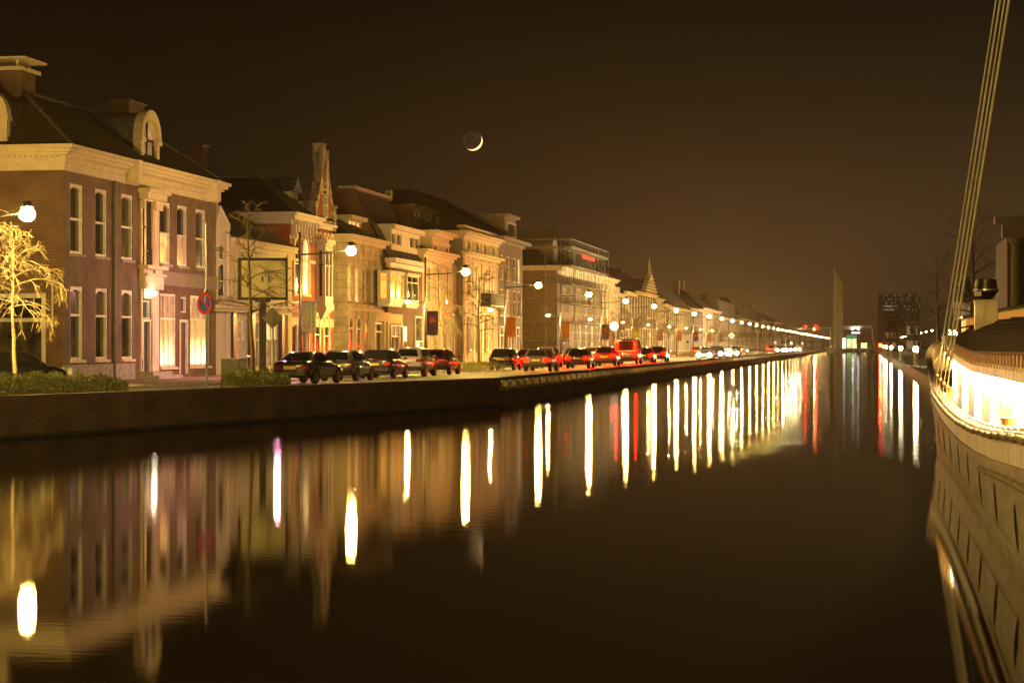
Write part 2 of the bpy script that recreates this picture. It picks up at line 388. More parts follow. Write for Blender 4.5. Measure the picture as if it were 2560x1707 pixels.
# ================================================================== bare street trees
def make_tree(seed, H, bole, spread, droop, dens=1.0, r0=.10, big=False):
    random.seed(seed)
    tr, cr_ = MB(), MB()
    def limb(mb, p, d, L, r, lvl, nseg=4):
        pts = [p.copy()]; rs = [r]
        for i in range(nseg):
            g = droop*(lvl >= 1)*(.16+.10*i)
            d = (d+Vector((random.gauss(0, .13), random.gauss(0, .13), random.gauss(0, .08)-g))).normalized()
            p = p+d*L/nseg; pts.append(p.copy()); rs.append(max(.0075, r*(1-.72*(i+1)/nseg)))
        mb.tube(pts, rs, 5 if lvl < 2 else 3, cap=False)
        return pts, rs, d
    lean = Vector((random.gauss(0, .02), random.gauss(0, .02), 1))
    pts = []; p = Vector((0, 0, -.1))
    for i in range(9):
        pts.append(p.copy()); p = p+(lean+Vector((random.gauss(0, .035), random.gauss(0, .035), 0))).normalized()*H*.94/8
    rr = [r0*(1.35 if i == 0 else 1)*(1-.82*i/8) for i in range(9)]
    tr.tube(pts, rr, 9)
    def along(t):
        i = min(7, int(t*8)); f = t*8-i
        return pts[i].lerp(pts[i+1], f), rr[i]*(1-f)+rr[i+1]*f
    nb = int(19*dens)
    for k in range(nb):
        t = bole+(1-bole)*((k+.5)/nb)**.9; q, qr = along(min(.99, t))
        a = k*2.4+random.uniform(-.4, .4); up = .25+1.2*(t-bole)/(1-bole)
        L = spread*(1.05-.55*(t-bole)/(1-bole))*random.uniform(.75, 1.2)
        d = Vector((math.cos(a), math.sin(a), up)).normalized()
        P1, R1, _ = limb(cr_, q, d, L, qr*.55, 1, 5)
        for j in range(int(7*dens)):
            s_ = random.uniform(.25, .98); i = min(4, int(s_*5)); b0 = P1[i].lerp(P1[i+1], s_*5-i)
            dd = (P1[i+1]-P1[i]).normalized(); e = Vector((random.gauss(0, 1), random.gauss(0, 1), random.gauss(0, .6))).normalized()
            P2, R2, _ = limb(cr_, b0, (dd*.8+e*.75).normalized(), L*random.uniform(.28, .55), max(.014, R1[i]*.5), 2, 4)
            for m_ in range(int(5*dens)):
                s2 = random.uniform(.2, 1); i2 = min(3, int(s2*4)); c0 = P2[i2].lerp(P2[i2+1], s2*4-i2)
                d2 = (P2[i2+1]-P2[i2]).normalized(); e = Vector((random.gauss(0, 1), random.gauss(0, 1), random.gauss(0, .8))).normalized()
                limb(cr_, c0, (d2*.7+e*.8).normalized(), L*random.uniform(.10, .24), .011, 3, 2)
    root = thing('street_tree', 'tree', 'tree')
    tr.build('trunk', 'bark_shaded' if big else 'bark', root, smooth=True); cr_.build('crown', 'bark_shaded' if big else 'twigs', root)
    return root
TREES = {}
def plant(kind, loc, label, group='bare young trees along the street', rz=0.0, s=1.0, name='street_tree'):
    if kind not in TREES:
        TREES[kind] = make_tree(big=kind.startswith('big') or kind in 'bd', *dict(a=(11, 6.0, .55, 2.0, .7, 1.15, .09), b=(12, 7.2, .42, 1.7, .22, .9, .10), c=(13, 5.6, .48, 2.3, 1.3, .85, .10),
                                      d=(14, 6.6, .40, 2.0, .5, .95, .10), e=(15, 5.2, .42, 2.4, .9, 1.1, .10), big=(16, 15, .25, 5.2, .2, 1.15, .30), big2=(17, 17, .30, 4.6, .1, 1.1, .28))[kind])
        o = TREES[kind]
    else: o = copy_tree(TREES[kind])
    o.name = name; o.location = loc; o.rotation_euler = (0, 0, rz); o.scale = (s, s, s); tag(o, label, 'tree', group); return o
def ground(px, D, z=.6):
    v = atd(px, D); return (v.x, v.y, z)
plant('a', ground(38, 76), 'brightly lit bare tree with a pale trunk rising from the hedge at the far left', rz=.4)
plant('b', ground(632, 79), 'dark bare tree standing in front of the billboard back', rz=1)
plant('c', ground(1106, 136, .7), 'bright yellow lit bare tree with drooping branches in front of the cream houses', rz=2)
plant('d', ground(1197, 139, .7), 'dark bare tree just right of the bright yellow drooping one', rz=.6)
T5 = [('e', 1545, 208, 'brightly lit bare tree behind the big white round sign'), ('e', 1612, 236, 'bare tree with a dense glowing crown between the purple and yellow banners'),
      ('d', 1671, 268, 'dim yellow bare tree between the yellow and the brown banner'), ('e', 1786, 345, 'glowing bare tree left of the yellow priority sign'),
      ('c', 1855, 420, 'bare tree just right of the yellow priority sign'), ('d', 1878, 450, 'second bare tree right of the yellow priority sign'),
      ('e', 1908, 505, 'small bare tree in front of the far street lamp with starry glare'), ('e', 1940, 590, 'tiny bare tree above the far headlights'),
      ('c', 1960, 650, 'tiny bare tree left of the two red traffic lights'), ('e', 1988, 760, 'tiny glowing bare tree below the red traffic lights')]
for i, (k, px, D, lb) in enumerate(T5): plant(k, ground(px, D, .7), lb, rz=i*1.3, s=1.0 if D < 500 else 1.15)
# large dark trees on the left skyline
for i, (px, D, s) in enumerate(((1470, 330, 1.0), (1935, 640, .9), (1965, 660, 1.05), (1998, 690, .95), (2030, 730, .8), (2058, 780, .7))):
    plant('big' if i % 2 else 'big2', ground(px, D), ('tall hazy bare tree rising behind the scaffolded building',
          'dark tree at the left end of the far clump beyond the houses', 'tallest dark tree of the far clump left of the bridge pylon', 'dark tree third from left in the far clump by the pylon',
          'lower dark tree of the far clump above the red traffic lights', 'lowest dark tree of the far clump beside the pylon')[i], 'large dark trees far down the left bank', i*1.1, s, 'large_tree')
for i, (px, D, s, lb) in enumerate((
                                    (2440, 170, .75, 'large hazy bare tree between the mast stays and the ship chimney'), 
                                    (2350, 240, .85, 'large dark tree left of the mast stays above the ship bow'), 
                                    (2285, 420, .75, 'dark tree in front of the right end of the office block'),  (2228, 620, .65, 'dark tree right of the red signal light'))):
    plant('big' if i % 2 else 'big2', ground(px, D, .58), lb, 'large dark trees on the right bank', i*.9, s, 'large_tree')
# ================================================================== houses
F = -34.13
G = .70                                                   # pavement level
def pr(p0, p1, pt, pb, x=F):
    """pixel columns and rows of an opening measured on the facade plane -> street-wise and vertical extent"""
    y0, zt = onx(p0, pt, x); y1, _ = onx(p1, pt, x); _, zb = onx(p0, pb, x)
    return y0, y1, zb, zt
def wall(root, fr, s0, s1, z0, z1, holes, m, name='wall', rev=.22):
    """a wall plane with real openings and reveals"""
    mb = MB()
    ss = sorted({s0, s1, *[h[0] for h in holes], *[h[1] for h in holes]}); zs = sorted({z0, z1, *[h[2] for h in holes], *[h[3] for h in holes]})
    for a, b_ in zip(ss[:-1], ss[1:]):
        for e, f in zip(zs[:-1], zs[1:]):
            ms, mz = (a+b_)/2, (e+f)/2
            if any(h[0] < ms < h[1] and h[2] < mz < h[3] for h in holes): continue
            mb.quad(fr(a, e, 0), fr(b_, e, 0), fr(b_, f, 0), fr(a, f, 0))
    for h in holes:
        a, b_, e, f = h[:4]
        mb.quad(fr(a, e, 0), fr(a, f, 0), fr(a, f, -rev), fr(a, e, -rev)); mb.quad(fr(b_, e, 0), fr(b_, f, 0), fr(b_, f, -rev), fr(b_, e, -rev))
        mb.quad(fr(a, e, 0), fr(b_, e, 0), fr(b_, e, -rev), fr(a, e, -rev)); mb.quad(fr(a, f, 0), fr(b_, f, 0), fr(b_, f, -rev), fr(a, f, -rev))
    return mb.build(name, m, root, org=root.location)
def window(root, fr, h, fm='white_paint', pm='glass_dark', cols=1, rows=1, tr=None, w=.08, dep=.14, sill=None, name='window', arch=False, low=None, thick=.10):
    """frame with mullions and transom, a pane behind it and an optional sill; low = pane material below the transom"""
    a, b_, e, f = h[:4]; mb = MB(); d0, d1 = -dep-.06, -dep+thick
    mb.fbox(fr, a, a+w, e, f, d0, d1); mb.fbox(fr, b_-w, b_, e, f, d0, d1); mb.fbox(fr, a+w, b_-w, f-w, f, d0, d1); mb.fbox(fr, a+w, b_-w, e, e+w, d0, d1)
    if arch: # segmental head
        n = 8; P = [fr(a+w+(b_-a-2*w)*i/n, f-w-.16*(2*i/n-1)**2, d0+.03) for i in range(n+1)]+[fr(b_-w, f-w+.01, d0+.03), fr(a+w, f-w+.01, d0+.03)]
        mb.prism(P, Vector(fr(0, 0, d1-.01))-Vector(fr(0, 0, d0+.03)))
    ia, ib, ie, jf = a+w, b_-w, e+w, f-w; m2 = w*.32
    for i in range(1, cols): s = ia+(ib-ia)*i/cols; mb.fbox(fr, s-m2, s+m2, ie, jf, d0+.015, d1-.03)
    trs = [tr] if tr is not None else [i/rows for i in range(1, rows)]
    for t in trs: z = ie+(jf-ie)*t; mb.fbox(fr, ia, ib, z-w*.4, z+w*.4, d0+.01, d1-.01)
    wn = mb.build(name, fm, root, org=root.location)
    zt = ie+(jf-ie)*tr if (low and tr) else ie
    mb = MB(); mb.quad(fr(ia, zt, d0+.03), fr(ib, zt, d0+.03), fr(ib, jf, d0+.03), fr(ia, jf, d0+.03)); mb.build('pane', pm, wn, org=root.location)
    if low and tr:
        mb = MB(); mb.quad(fr(ia, ie, d0+.03), fr(ib, ie, d0+.03), fr(ib, zt, d0+.03), fr(ia, zt, d0+.03)); mb.build('pane', low, wn, org=root.location)
    if sill:
        mb = MB(); mb.fbox(fr, a-.08, b_+.08, e-.12, e, -.05, .12); mb.build('sill', sill, wn, org=root.location)
    return wn
def cornice(root, segs, m, name='cornice'):
    """segs: (fr, s0, s1, [(z0, z1, projection), ...])"""
    mb = MB()
    for fr, a, b_, bands in segs:
        for z0, z1, d in bands: mb.fbox(fr, a-d, b_+d, z0, z1, -.05, d)
    return mb.build(name, m, root, org=root.location)
def arch_ring(mb, fr, c_, z, r0, r1, d0, d1, pointed=False, n=12, squash=1.0):
    P0, P1 = [], []
    for i in range(n+1):
        t = math.pi*i/n
        if pointed:
            # two arcs struck from the opposite springings
            k = i/n
            def pt(r):
                if k <= .5:
                    a = math.pi-(math.pi/3)*(k*2); return c_+(r_c+ r*math.cos(a)), r*math.sin(a)
                a = (math.pi/3)*(2-2*k); return c_+(-r_c+r*math.cos(a)), r*math.sin(a)
            r_c = r0; s0, h0 = pt(2*r0); s1, h1 = pt(2*r0+(r1-r0))
        else:
            s0, h0 = c_+r0*math.cos(math.pi-t), r0*math.sin(t); s1, h1 = c_+r1*math.cos(math.pi-t), r1*math.sin(t)
        P0.append((s0, z+h0*squash)); P1.append((s1, z+h1*squash))
    for i in range(n):
        q = [P0[i], P1[i], P1[i+1], P0[i+1]]
        mb.hexa([fr(*p, d0) for p in q]+[fr(*p, d1) for p in q])
    return P0
def arched(root, fr, h, sm='cream_stone', fm='white_paint', pm='glass_dark', pointed=False, ring=.18, proud=.07, tr=.72, low=None, name='window', sill=None):
    """tall opening with round or pointed head: moulded surround standing proud, frame and pane within it"""
    a, b_, e, f = h[:4]; c_ = (a+b_)/2; r = (b_-a)/2-ring
    rise = (r*1.732 if pointed else r); zs = f-ring-rise
    mb = MB(); P0 = arch_ring(mb, fr, c_, zs, r, r+ring, .0, proud, pointed)
    mb.fbox(fr, a, a+ring, e, zs, 0, proud); mb.fbox(fr, b_-ring, b_, e, zs, 0, proud)
    wn = mb.build(name, sm, root, org=root.location)
    mb = MB(); mb.add([fr(a+ring, e, .015), fr(b_-ring, e, .015)]+[fr(s, z, .015) for s, z in P0[::-1]], [tuple(range(2+len(P0)))])
    mb.build('pane', pm, wn, org=root.location)
    mb = MB(); q = .05
    for s in (a+ring, b_-ring-q): mb.fbox(fr, s, s+q, e, zs, .018, proud-.02)
    mb.fbox(fr, a+ring, b_-ring, e, e+q, .018, proud-.015)
    zt = e+(zs-e)*tr; mb.fbox(fr, a+ring, b_-ring, zt-.04, zt+.04, .018, proud-.012)
    mb.build('frame', fm, wn, org=root.location)
    if sill: mb = MB(); mb.fbox(fr, a-.06, b_+.06, e-.12, e, 0, proud+.06); mb.build('sill', sill, wn, org=root.location)
    return wn
def hip_roof(root, x0, x1, y0, y1, z0, z1, inset, m, over=.1, name='roof', insx=None):
    """x0 street side (larger x), x1 back"""
    a = insx if insx is not None else inset
    b0 = [(x0+over, y0-over, z0), (x0+over, y1+over, z0), (x1-over, y1+over, z0), (x1-over, y0-over, z0)]
    t0 = [(x0-a, y0+inset, z1), (x0-a, y1-inset, z1), (x1+a, y1-inset, z1), (x1+a, y0+inset, z1)]
    mb = MB(); mb.hexa(b0+t0); return mb.build(name, m, root, org=root.location)
def body(root, x0, x1, y0, y1, z0, z1, m, name='rear_walls', y0skip=False):
    """back and side walls of a block, no front"""
    mb = MB()
    mb.quad((x0, y1, z0), (x1, y1, z0), (x1, y1, z1), (x0, y1, z1)); mb.quad((x1, y0, z0), (x1, y1, z0), (x1, y1, z1), (x1, y0, z1))
    if not y0skip: mb.quad((x0, y0, z0), (x1, y0, z0), (x1, y0, z1), (x0, y0, z1))
    mb.quad((x0, y0, z1), (x1, y0, z1), (x1, y1, z1), (x0, y1, z1))
    return mb.build(name, m, root, org=root.location)
def chimney(root, x, y, z0, z1, sx=.5, sy=.7, cap=True, parent=None, m='brick_brown'):
    mb = MB(); mb.box(x-sx, x+sx, y-sy, y+sy, z0, z1); c0 = mb.build('chimney', m, parent or root, org=root.location)
    mb = MB(); mb.box(x-sx-.1, x+sx+.1, y-sy-.1, y+sy+.1, z1, z1+.14)
    if cap: mb.lathe((x, y, z1+.14), [(.13, 0), (.11, .35)], 10)
    mb.build('chimney_cap', 'lead', c0, org=root.location)
    return c0
def house(label, y0, x=F, group='old houses along the left bank', name='house', cat='house'):
    return thing(name, label, cat, (x, y0, G), group=group)
fr = front(F)
# ------------------------------------------------------------------ 1. corner mansion
Y1a = onx(158, 900, F)[0]; Y1b = onx(540, 900, F)[0]; ZC = 9.86
h1 = house('large brown brick corner mansion with deep cream cornice and round-topped dormer, nearest on the left', Y1a)
ups = [pr(175, 208, 461, 635), pr(238, 268, 472, 642), pr(303, 332, 484, 648), pr(400, 426, 503, 657), pr(443, 468, 514, 664), pr(489.5, 514, 523, 670)]
los = [pr(176, 208, 716, 899), pr(239, 269.5, 720, 899), pr(304, 332.5, 724, 897)]
zU0, zU1 = ups[2][2], ups[2][3]; zL0, zL1 = los[1][2], los[1][3]
ups = [(a, b_, zU0, zU1) for a, b_, _, _ in ups]; los = [(a, b_, zL0, zL1) for a, b_, _, _ in los]
shops = [pr(400.5, 440, 733, 918), pr(476, 524, 737, 917)]; zs0, zs1 = shops[0][2], shops[0][3]
shops = [(a, b_, zs0, zs1) for a, b_, _, _ in shops]
d2 = pr(449, 470, 799, 937); d2 = (d2[0], d2[1], G+.15, d2[3]); tw = pr(449, 460, 742, 781); tw = (d2[0]+.2, d2[1]-.2, tw[2], tw[3])
ud_ = pr(353, 376, 500, 683); md = pr(357, 376, 751, 941); md = (md[0], md[1], G+.35, md[3])
wall(h1, fr, Y1a, Y1b, G, ZC, ups+los+shops+[d2, tw, ud_, md], 'brick_brown', 'front_wall')
pm_up = ['glass_dark', 'glass_dark', 'glass_curtain', 'glass_dark', 'glass_dark', 'glass_curtain']
for i, h in enumerate(ups): window(h1, fr, h, tr=.5, pm=pm_up[i], low={3: 'lit_amber', 4: 'lit_dim'}.get(i), w=.12, sill='concrete', arch=True)
for i, h in enumerate(los): window(h1, fr, h, tr=.62, pm='glass_curtain', low='glass_dark', w=.12, sill='cream_stone', arch=True)
for h in shops: tag(window(h1, fr, h, cols=3, tr=.67, pm='lit_dim', low='lit_shop', w=.12, sill='cream_stone', name='shop_window'), 'wide white framed shop window glowing bright yellow at its foot')
window(h1, fr, tw, pm='glass_dark', w=.07)
def door(root, fr, h, m='dark_paint', name='door', fm='white_paint', lite=None):
    a, b_, e, f = h[:4]; mb = MB(); mb.fbox(fr, a, a+.12, e, f, -.2, .02); mb.fbox(fr, b_-.12, b_, e, f, -.2, .02); mb.fbox(fr, a+.12, b_-.12, f-.12, f, -.2, .02)
    dn = mb.build(name, fm, root, org=root.location)
    mb = MB(); mb.fbox(fr, a+.12, b_-.12, e, f-.12, -.2, -.12)
    n = 3
    for i in range(n): zz = e+.15+(f-e-.4)*i/n; mb.fbox(fr, a+.25, b_-.25, zz, zz+(f-e-.4)/n-.14, -.12, -.09)
    mb.build('leaf', m, dn, org=root.location)
    mb = MB(); mb.fbox(fr, b_-.24, b_-.20, e+1.0, e+1.25, -.12, -.05); mb.build('handle', 'galvanised', dn, org=root.location)
    return dn
door(h1, fr, d2); door(h1, fr, (md[0], md[1], md[2], md[2]+2.5))
# entrance bay: pilasters, consoles, hood, fanlight, french window and balcony rail
a, b_ = onx(349, 700, F)[0], onx(394, 700, F)[0]; zt = onx(349, 470, F)[1]
mb = MB()
for s0, s1 in ((a, ud_[0]-.12), (ud_[1]+.12, b_)):
    mb.fbox(fr, s0, s1, G, zt-.6, 0, .08); mb.fbox(fr, s0+.14, s1-.14, md[2]+.6, ud_[2]-.6, .08, .11); mb.fbox(fr, s0+.14, s1-.14, ud_[2]+.3, zt-1.0, .08, .11)
    mb.fbox(fr, s0-.05, s1+.05, zt-.95, zt-.35, .08, .28); mb.fbox(fr, s0-.04, s1+.04, md[3]+.7, md[3]+1.5, .08, .24)
    mb.lathe(fr((s0+s1)/2, md[3]+.75, .20), [(.02, -.2), (.16, -.14), (.18, 0), (.12, .14), (.02, .2)], 10)
mb.fbox(fr, ud_[0]-.12, ud_[1]+.12, ud_[3], zt-.5, 0, .12)
mb.fbox(fr, a-.1, b_+.1, zt-.5, zt-.2, -.02, .46); mb.fbox(fr, a-.25, b_+.25, zt-.2, zt, -.02, .62)
mb.fbox(fr, a-.05, b_+.05, ud_[2]-.75, ud_[2]-.12, 0, .30); mb.fbox(fr, a-.1, b_+.1, ud_[2]-.12, ud_[2], 0, .44)
mb.fbox(fr, a-.2, b_+.2, md[3]+1.5, md[3]+1.68, 0, .5)
mb.fbox(fr, md[0]-.12, md[1]+.12, md[3]+.1, md[3]+1.5, 0, .10)
mb.build('entrance_surround', 'cream_stone', h1, org=h1.location)
window(h1, fr, ud_, fm='dark_paint', pm='lit_amber', cols=2, tr=.66, w=.12, name='french_window')
window(h1, fr, (md[0], md[1], md[2]+2.52, md[3]), fm='white_paint', pm='glass_dark', w=.06, name='fanlight')
mb = MB()
for k in range(5): mb.fbox(fr, ud_[0]-.05, ud_[1]+.05, ud_[2]+.12+k*.24, ud_[2]+.15+k*.24, .02, .06)
for k in range(2): s = (ud_[0]-.05, ud_[1])[k]; mb.fbox(fr, s, s+.04, ud_[2], ud_[2]+1.2, .02, .06)
mb.build('balcony_rail', 'black_metal', h1, org=h1.location)
mb = MB(); mb.fbox(fr, a-.4, b_+.6, G, G+.16, 0, 1.1); mb.fbox(fr, a-.1, b_+.2, G+.16, G+.34, 0, .7); mb.build('steps', 'concrete', h1, org=h1.location)
mb = MB(); mb.lathe(fr((ud_[0]+ud_[1])/2, ud_[2]-.95, .42), [(.03, -.1), (.12, -.06), (.13, .03), (.05, .1)], 12); mb.build('porch_lamp', emit('porch_light', (1, .88, .55), 60), h1, org=h1.location)
# stone band over the shopfronts, plinth, rainwater pipe
mb = MB(); q = onx(400, 712, F)[1]; mb.fbox(fr, shops[0][0]-.2, Y1b, q, q+.55, 0, .06); mb.fbox(fr, shops[0][0]-.2, Y1b, q+.55, q+.66, 0, .14); mb.build('stone_band', 'grey_plaster', h1, org=h1.location)
mb = MB(); mb.fbox(fr, Y1a, md[0]-1.2, G, G+.75, 0, .05); mb.build('plinth', 'concrete', h1, org=h1.location)
p = onx(283, 600, F)[0]; mb = MB(); mb.fbox(fr, p-.06, p+.06, G, ZC, .02, .13); mb.build('rainwater_pipe', 'lead', h1, org=h1.location)
# the side that faces the viewer: wide shopfront
frs = sidew(Y1a); XB = F-15
xr = ony(114, 740, Y1a)[0]; zt_, zb_ = ony(100, 733, Y1a)[1], G+.2; zm = ony(100, 795, Y1a)[1]
hs = (XB+1.5, xr, zb_, zt_)
uw = [(xr-6.0, xr-4.9, zU0, zU1), (xr-9.5, xr-8.4, zU0, zU1)]
wall(h1, frs, XB, F, G, ZC, [hs]+uw, 'brick_brown', 'side_wall')
window(h1, frs, hs, cols=4, tr=(zm-zb_)/(zt_-zb_), pm='glass_dark', low='glass_curtain', w=.2, name='shop_window')
for h in uw: window(h1, frs, h, tr=.5, w=.12, sill='concrete')
mb = MB(); mb.fbox(frs, xr+.3, xr+.36, G+2.4, G+4.3, .02, .09); mb.build('cable_duct', 'white_paint', h1, org=h1.location)
body(h1, F, XB, Y1a, Y1b, G, ZC+.9, 'brick_brown', y0skip=True)
bands = [(ZC-.02, ZC+.30, .12), (ZC+.30, ZC+.62, .20), (ZC+.62, ZC+.74, .36), (ZC+.74, ZC+.90, .52), (ZC+.90, ZC+1.06, .66)]
cornice(h1, [(fr, Y1a, Y1b, bands), (frs, XB, F, [(a, b_, d-.002) for a, b_, d in bands])], 'cream_stone')
mb = MB()
for s in [Y1a+.25*k for k in range(int((Y1b-Y1a)/.25))]: mb.fbox(fr, s, s+.12, ZC+.52, ZC+.62, .2, .30)
for s in [XB+.25*k for k in range(int((F-XB)/.25))]: mb.fbox(frs, s, s+.12, ZC+.52, ZC+.62, .2, .30)
for s in (Y1a+7.6, Y1b-2.0): mb.fbox(fr, s, s+.6, ZC-.03, ZC+1.08, 0, .71)
mb.build('dentils', 'cream_stone', h1, org=h1.location)
rf = hip_roof(h1, F+.3, XB, Y1a, Y1b, ZC+1.06, 13.7, 3.6, 'roof_tiles', .2)
# hip ridges
mb = MB(); zt_ = 13.72
for p0, p1 in (((F+.45, Y1a-.15, ZC+1.08), (F-3.3, Y1a+3.6, zt_)), ((F-3.3, Y1a+3.6, zt_), (F-3.3, Y1b-3.6, zt_)), ((F+.45, Y1b+.15, ZC+1.08), (F-3.3, Y1b-3.6, zt_))): mb.tube([p0, p1], .09, 6)
mb.build('ridge_tiles', mat('ridge', (.13, .11, .09), .8, var=.4, scale=5), rf, org=h1.location)
x_, z_ = atd(44, 97).x, 0
c1 = chimney(h1, F-4.2, Y1a+4.1, 13.2, 14.6, .9, .9, cap=False, parent=rf, m='brick_brown')
mb = MB(); mb.box(F-5.3, F-3.1, Y1a+3.0, Y1a+5.2, 14.62, 14.78)
for dx in (-.7, .7):
    for dy in (-.7, .7): mb.box(F-4.2+dx-.04, F-4.2+dx+.04, Y1a+4.1+dy-.04, Y1a+4.1+dy+.04, 14.78, 15.1)
mb.box(F-5.5, F-2.9, Y1a+2.8, Y1a+5.4, 15.1, 15.2); mb.build('cowl', 'cream_stone', c1, org=h1.location)
v = onx(320, 290, F-5.2); chimney(h1, F-5.2, v[0], 13.0, onx(320, 262, F-5.2)[1], .5, 1.2, parent=rf, m='brick_brown')
def round_dormer(root, fr, s0, s1, zb, zt, depth, parent, pm, back):
    r = (s1-s0)/2; c_ = (s0+s1)/2; zs = zt-r; mb = MB()
    arch_ring(mb, fr, c_, zs, r-.42, r, -.25, .12); arch_ring(mb, fr, c_, zs, r-.1, r+.06, -.25, .22)
    mb.fbox(fr, s0, s0+.42, zb, zs, -.25, .12); mb.fbox(fr, s1-.42, s1, zb, zs, -.25, .12); mb.fbox(fr, s0-.1, s0+.5, zs-.2, zs, -.25, .24); mb.fbox(fr, s1-.5, s1+.1, zs-.2, zs, -.25, .24)
    mb.fbox(fr, s0-.05, s1+.05, zb-.3, zb, -.25, .2)
    dn = mb.build('dormer', 'cream_stone', parent, org=root.location)
    mb = MB(); n = 12; P = [(s0+.3, zb)]+[(c_-(r-.3)*math.cos(math.pi*i/n), zs+(r-.3)*math.sin(math.pi*i/n)) for i in range(n+1)]+[(s1-.3, zb)]
    mb.add([fr(s, z, -.1) for s, z in P], [tuple(range(len(P)))]); mb.build('pane', pm, dn, org=root.location)
    mb = MB(); mb.fbox(fr, c_-.05, c_+.05, zb, zt-.4, -.1, -.02); mb.fbox(fr, s0+.4, s1-.4, zs-.1, zs+.02, -.1, -.03)
    for s in (s0+.42, s1-.5): mb.fbox(fr, s, s+.08, zb, zs, -.1, -.02)
    mb.build('frame', 'dark_paint', dn, org=root.location)
    mb = MB(); R = r-.06; A = [fr(c_-R*math.cos(math.pi*i/n), zs+R*math.sin(math.pi*i/n), -.2) for i in range(n+1)]; B = [fr(c_-R*math.cos(math.pi*i/n), zs+R*math.sin(math.pi*i/n), -depth) for i in range(n+1)]
    A = [fr(s0+.06, zb-.3, -.2)]+A+[fr(s1-.06, zb-.3, -.2)]; B = [fr(s0+.06, zb-.3, -depth)]+B+[fr(s1-.06, zb-.3, -depth)]
    mb.loft([A, B], cap=False); mb.build('cheeks', 'lead', dn, org=root.location)
v0, v1 = onx(346, 400, F-.3)[0], onx(393, 400, F-.3)[0]
round_dormer(h1, front(F-.3), v0, v1, 11.25, onx(370, 279, F-.3)[1], 3.0, rf, 'lit_dim', None)
xs_ = ony(20, 300, Y1a+.3)[0]; round_dormer(h1, sidew(Y1a+.3), xs_-2.6, xs_, 11.25, 13.55, 3.0, rf, 'glass_dark', None)
# ------------------------------------------------------------------ 2. white gabled house and 3. low cream shop
y2b = onx(574, 700, F)[0]; y3b = onx(724, 700, F)[0]
h2 = house('narrow white house with a steep pointed gable squeezed against the mansion', Y1b+.02)
wz = onx(560, 600, F)[1]
hw = [pr(548, 553, 613, 650), pr(558, 562.5, 645, 745)]
hw = [(Y1b+.5, Y1b+1.1, *hw[0][2:]), (Y1b+.35, Y1b+1.25, onx(550, 745, F)[1], onx(550, 660, F)[1]), (Y1b+1.9, Y1b+2.3, onx(560, 700, F)[1], onx(560, 645, F)[1])]
wall(h2, fr, Y1b+.02, y2b, G, 8.6, hw, 'pale_plaster', 'front_wall')
for h in hw: window(h2, fr, h, fm='dark_paint', pm='glass_curtain', cols=2, rows=2, w=.05, dep=.08)
mb = MB(); cy = (Y1b+.02+y2b)/2-.5; zp = onx(547, 530, F)[1]
mb.prism([fr(Y1b+.02, 8.6, 0), fr(y2b, 8.6, 0), fr(cy, zp, 0)], (-.4, 0, 0)); mb.build('gable', 'pale_plaster', h2, org=h2.location)
mb = MB()
for s in (Y1b+.02, y2b): mb.prism([fr(s, 8.55, .05), fr(s, 8.85, .05), fr(cy, zp+.35, .05), fr(cy, zp+.05, .05)], (-.5, 0, 0))
mb.fbox(fr, cy-.06, cy+.06, zp+.2, zp+.75, -.3, -.15); mb.fbox(fr, y2b-.75, y2b-.1, 8.6, onx(572, 562, F)[1], -.5, .05)
mb.build('gable_coping', 'white_paint', h2, org=h2.location)
mb = MB(); mb.prism([(F-.4, Y1b+.02, 8.6), (F-.4, y2b, 8.6), (F-.4, cy, zp)], (-9, 0, 0)); mb.build('roof', 'roof_slates', h2, org=h2.location)
mb = MB(); mb.fbox(fr, y2b-.55, y2b-.15, G, 8.3, 0, .12); mb.fbox(fr, Y1b+.02, y2b, 4.7, 4.95, 0, .12); mb.build('pilaster', 'pale_plaster', h2, org=h2.location)
body(h2, F, F-9, Y1b+.02, y2b, G, 8.6, 'pale_plaster')
h3 = house('low cream shop with a long dark sloping roof and navy shopfront pilasters', y2b)
ze = 7.9; zsh = onx(600, 765, F)[1]
sh3 = [pr(586, 617, 795, 912), pr(641, 660, 795, 920), pr(667, 695, 790, 920)]
sh3 = [(a, b_, G+.3, zsh-.75) for a, b_, _, _ in sh3]
wall(h3, fr, y2b+.01, y3b, G, ze, sh3, 'pale_plaster', 'front_wall')
for i, h in enumerate(sh3): window(h3, fr, h, cols=3 if i == 0 else 2, tr=.6, pm=('lit_dim', 'glass_curtain', 'lit_warm')[i], low=('lit_dim', 'glass_dark', 'lit_dim')[i], w=.12, name='shop_window')
ds = pr(550, 568, 800, 937); 
mb = MB(); mb.fbox(fr, y2b-3.6, y3b-1.2, zsh-.38, zsh-.02, .05, .30); mb.fbox(fr, y2b-3.7, y3b-1.1, zsh-.02, zsh+.14, .05, .48)
mb.build('shop_fascia', mat('fascia', (.10, .09, .07), .6), h3, org=h3.location)
mb = MB()
for k in range(70): s = y2b-3.5+k*.24; mb.fbox(fr, s, s+.1, zsh-.2, zsh-.03, .3, .42)
mb.build('fascia_dentils', 'cream_stone', h3, org=h3.location)
mb = MB()
for p0, p1 in ((575, 583.5), (620.5, 631), (697, 704)): a, b_ = onx(p0, 800, F)[0], onx(p1, 800, F)[0]; mb.fbox(fr, a, b_, G, zsh-.38, 0, .2)
mb.build('shop_pilaster', 'navy_paint', h3, org=h3.location)
mb = MB(); mb.fbox(fr, y3b-1.0, y3b-.1, G, ze-.2, 0, .18); mb.fbox(fr, y2b+.1, y2b+.7, zsh+.15, ze-.2, 0, .15); mb.build('pilaster', 'cream_plaster', h3, org=h3.location)
cornice(h3, [(fr, y2b+.2, y3b+.6, [(ze-.35, ze-.1, .10), (ze-.1, ze+.12, .28), (ze+.12, ze+.25, .42)])], 'cream_stone')
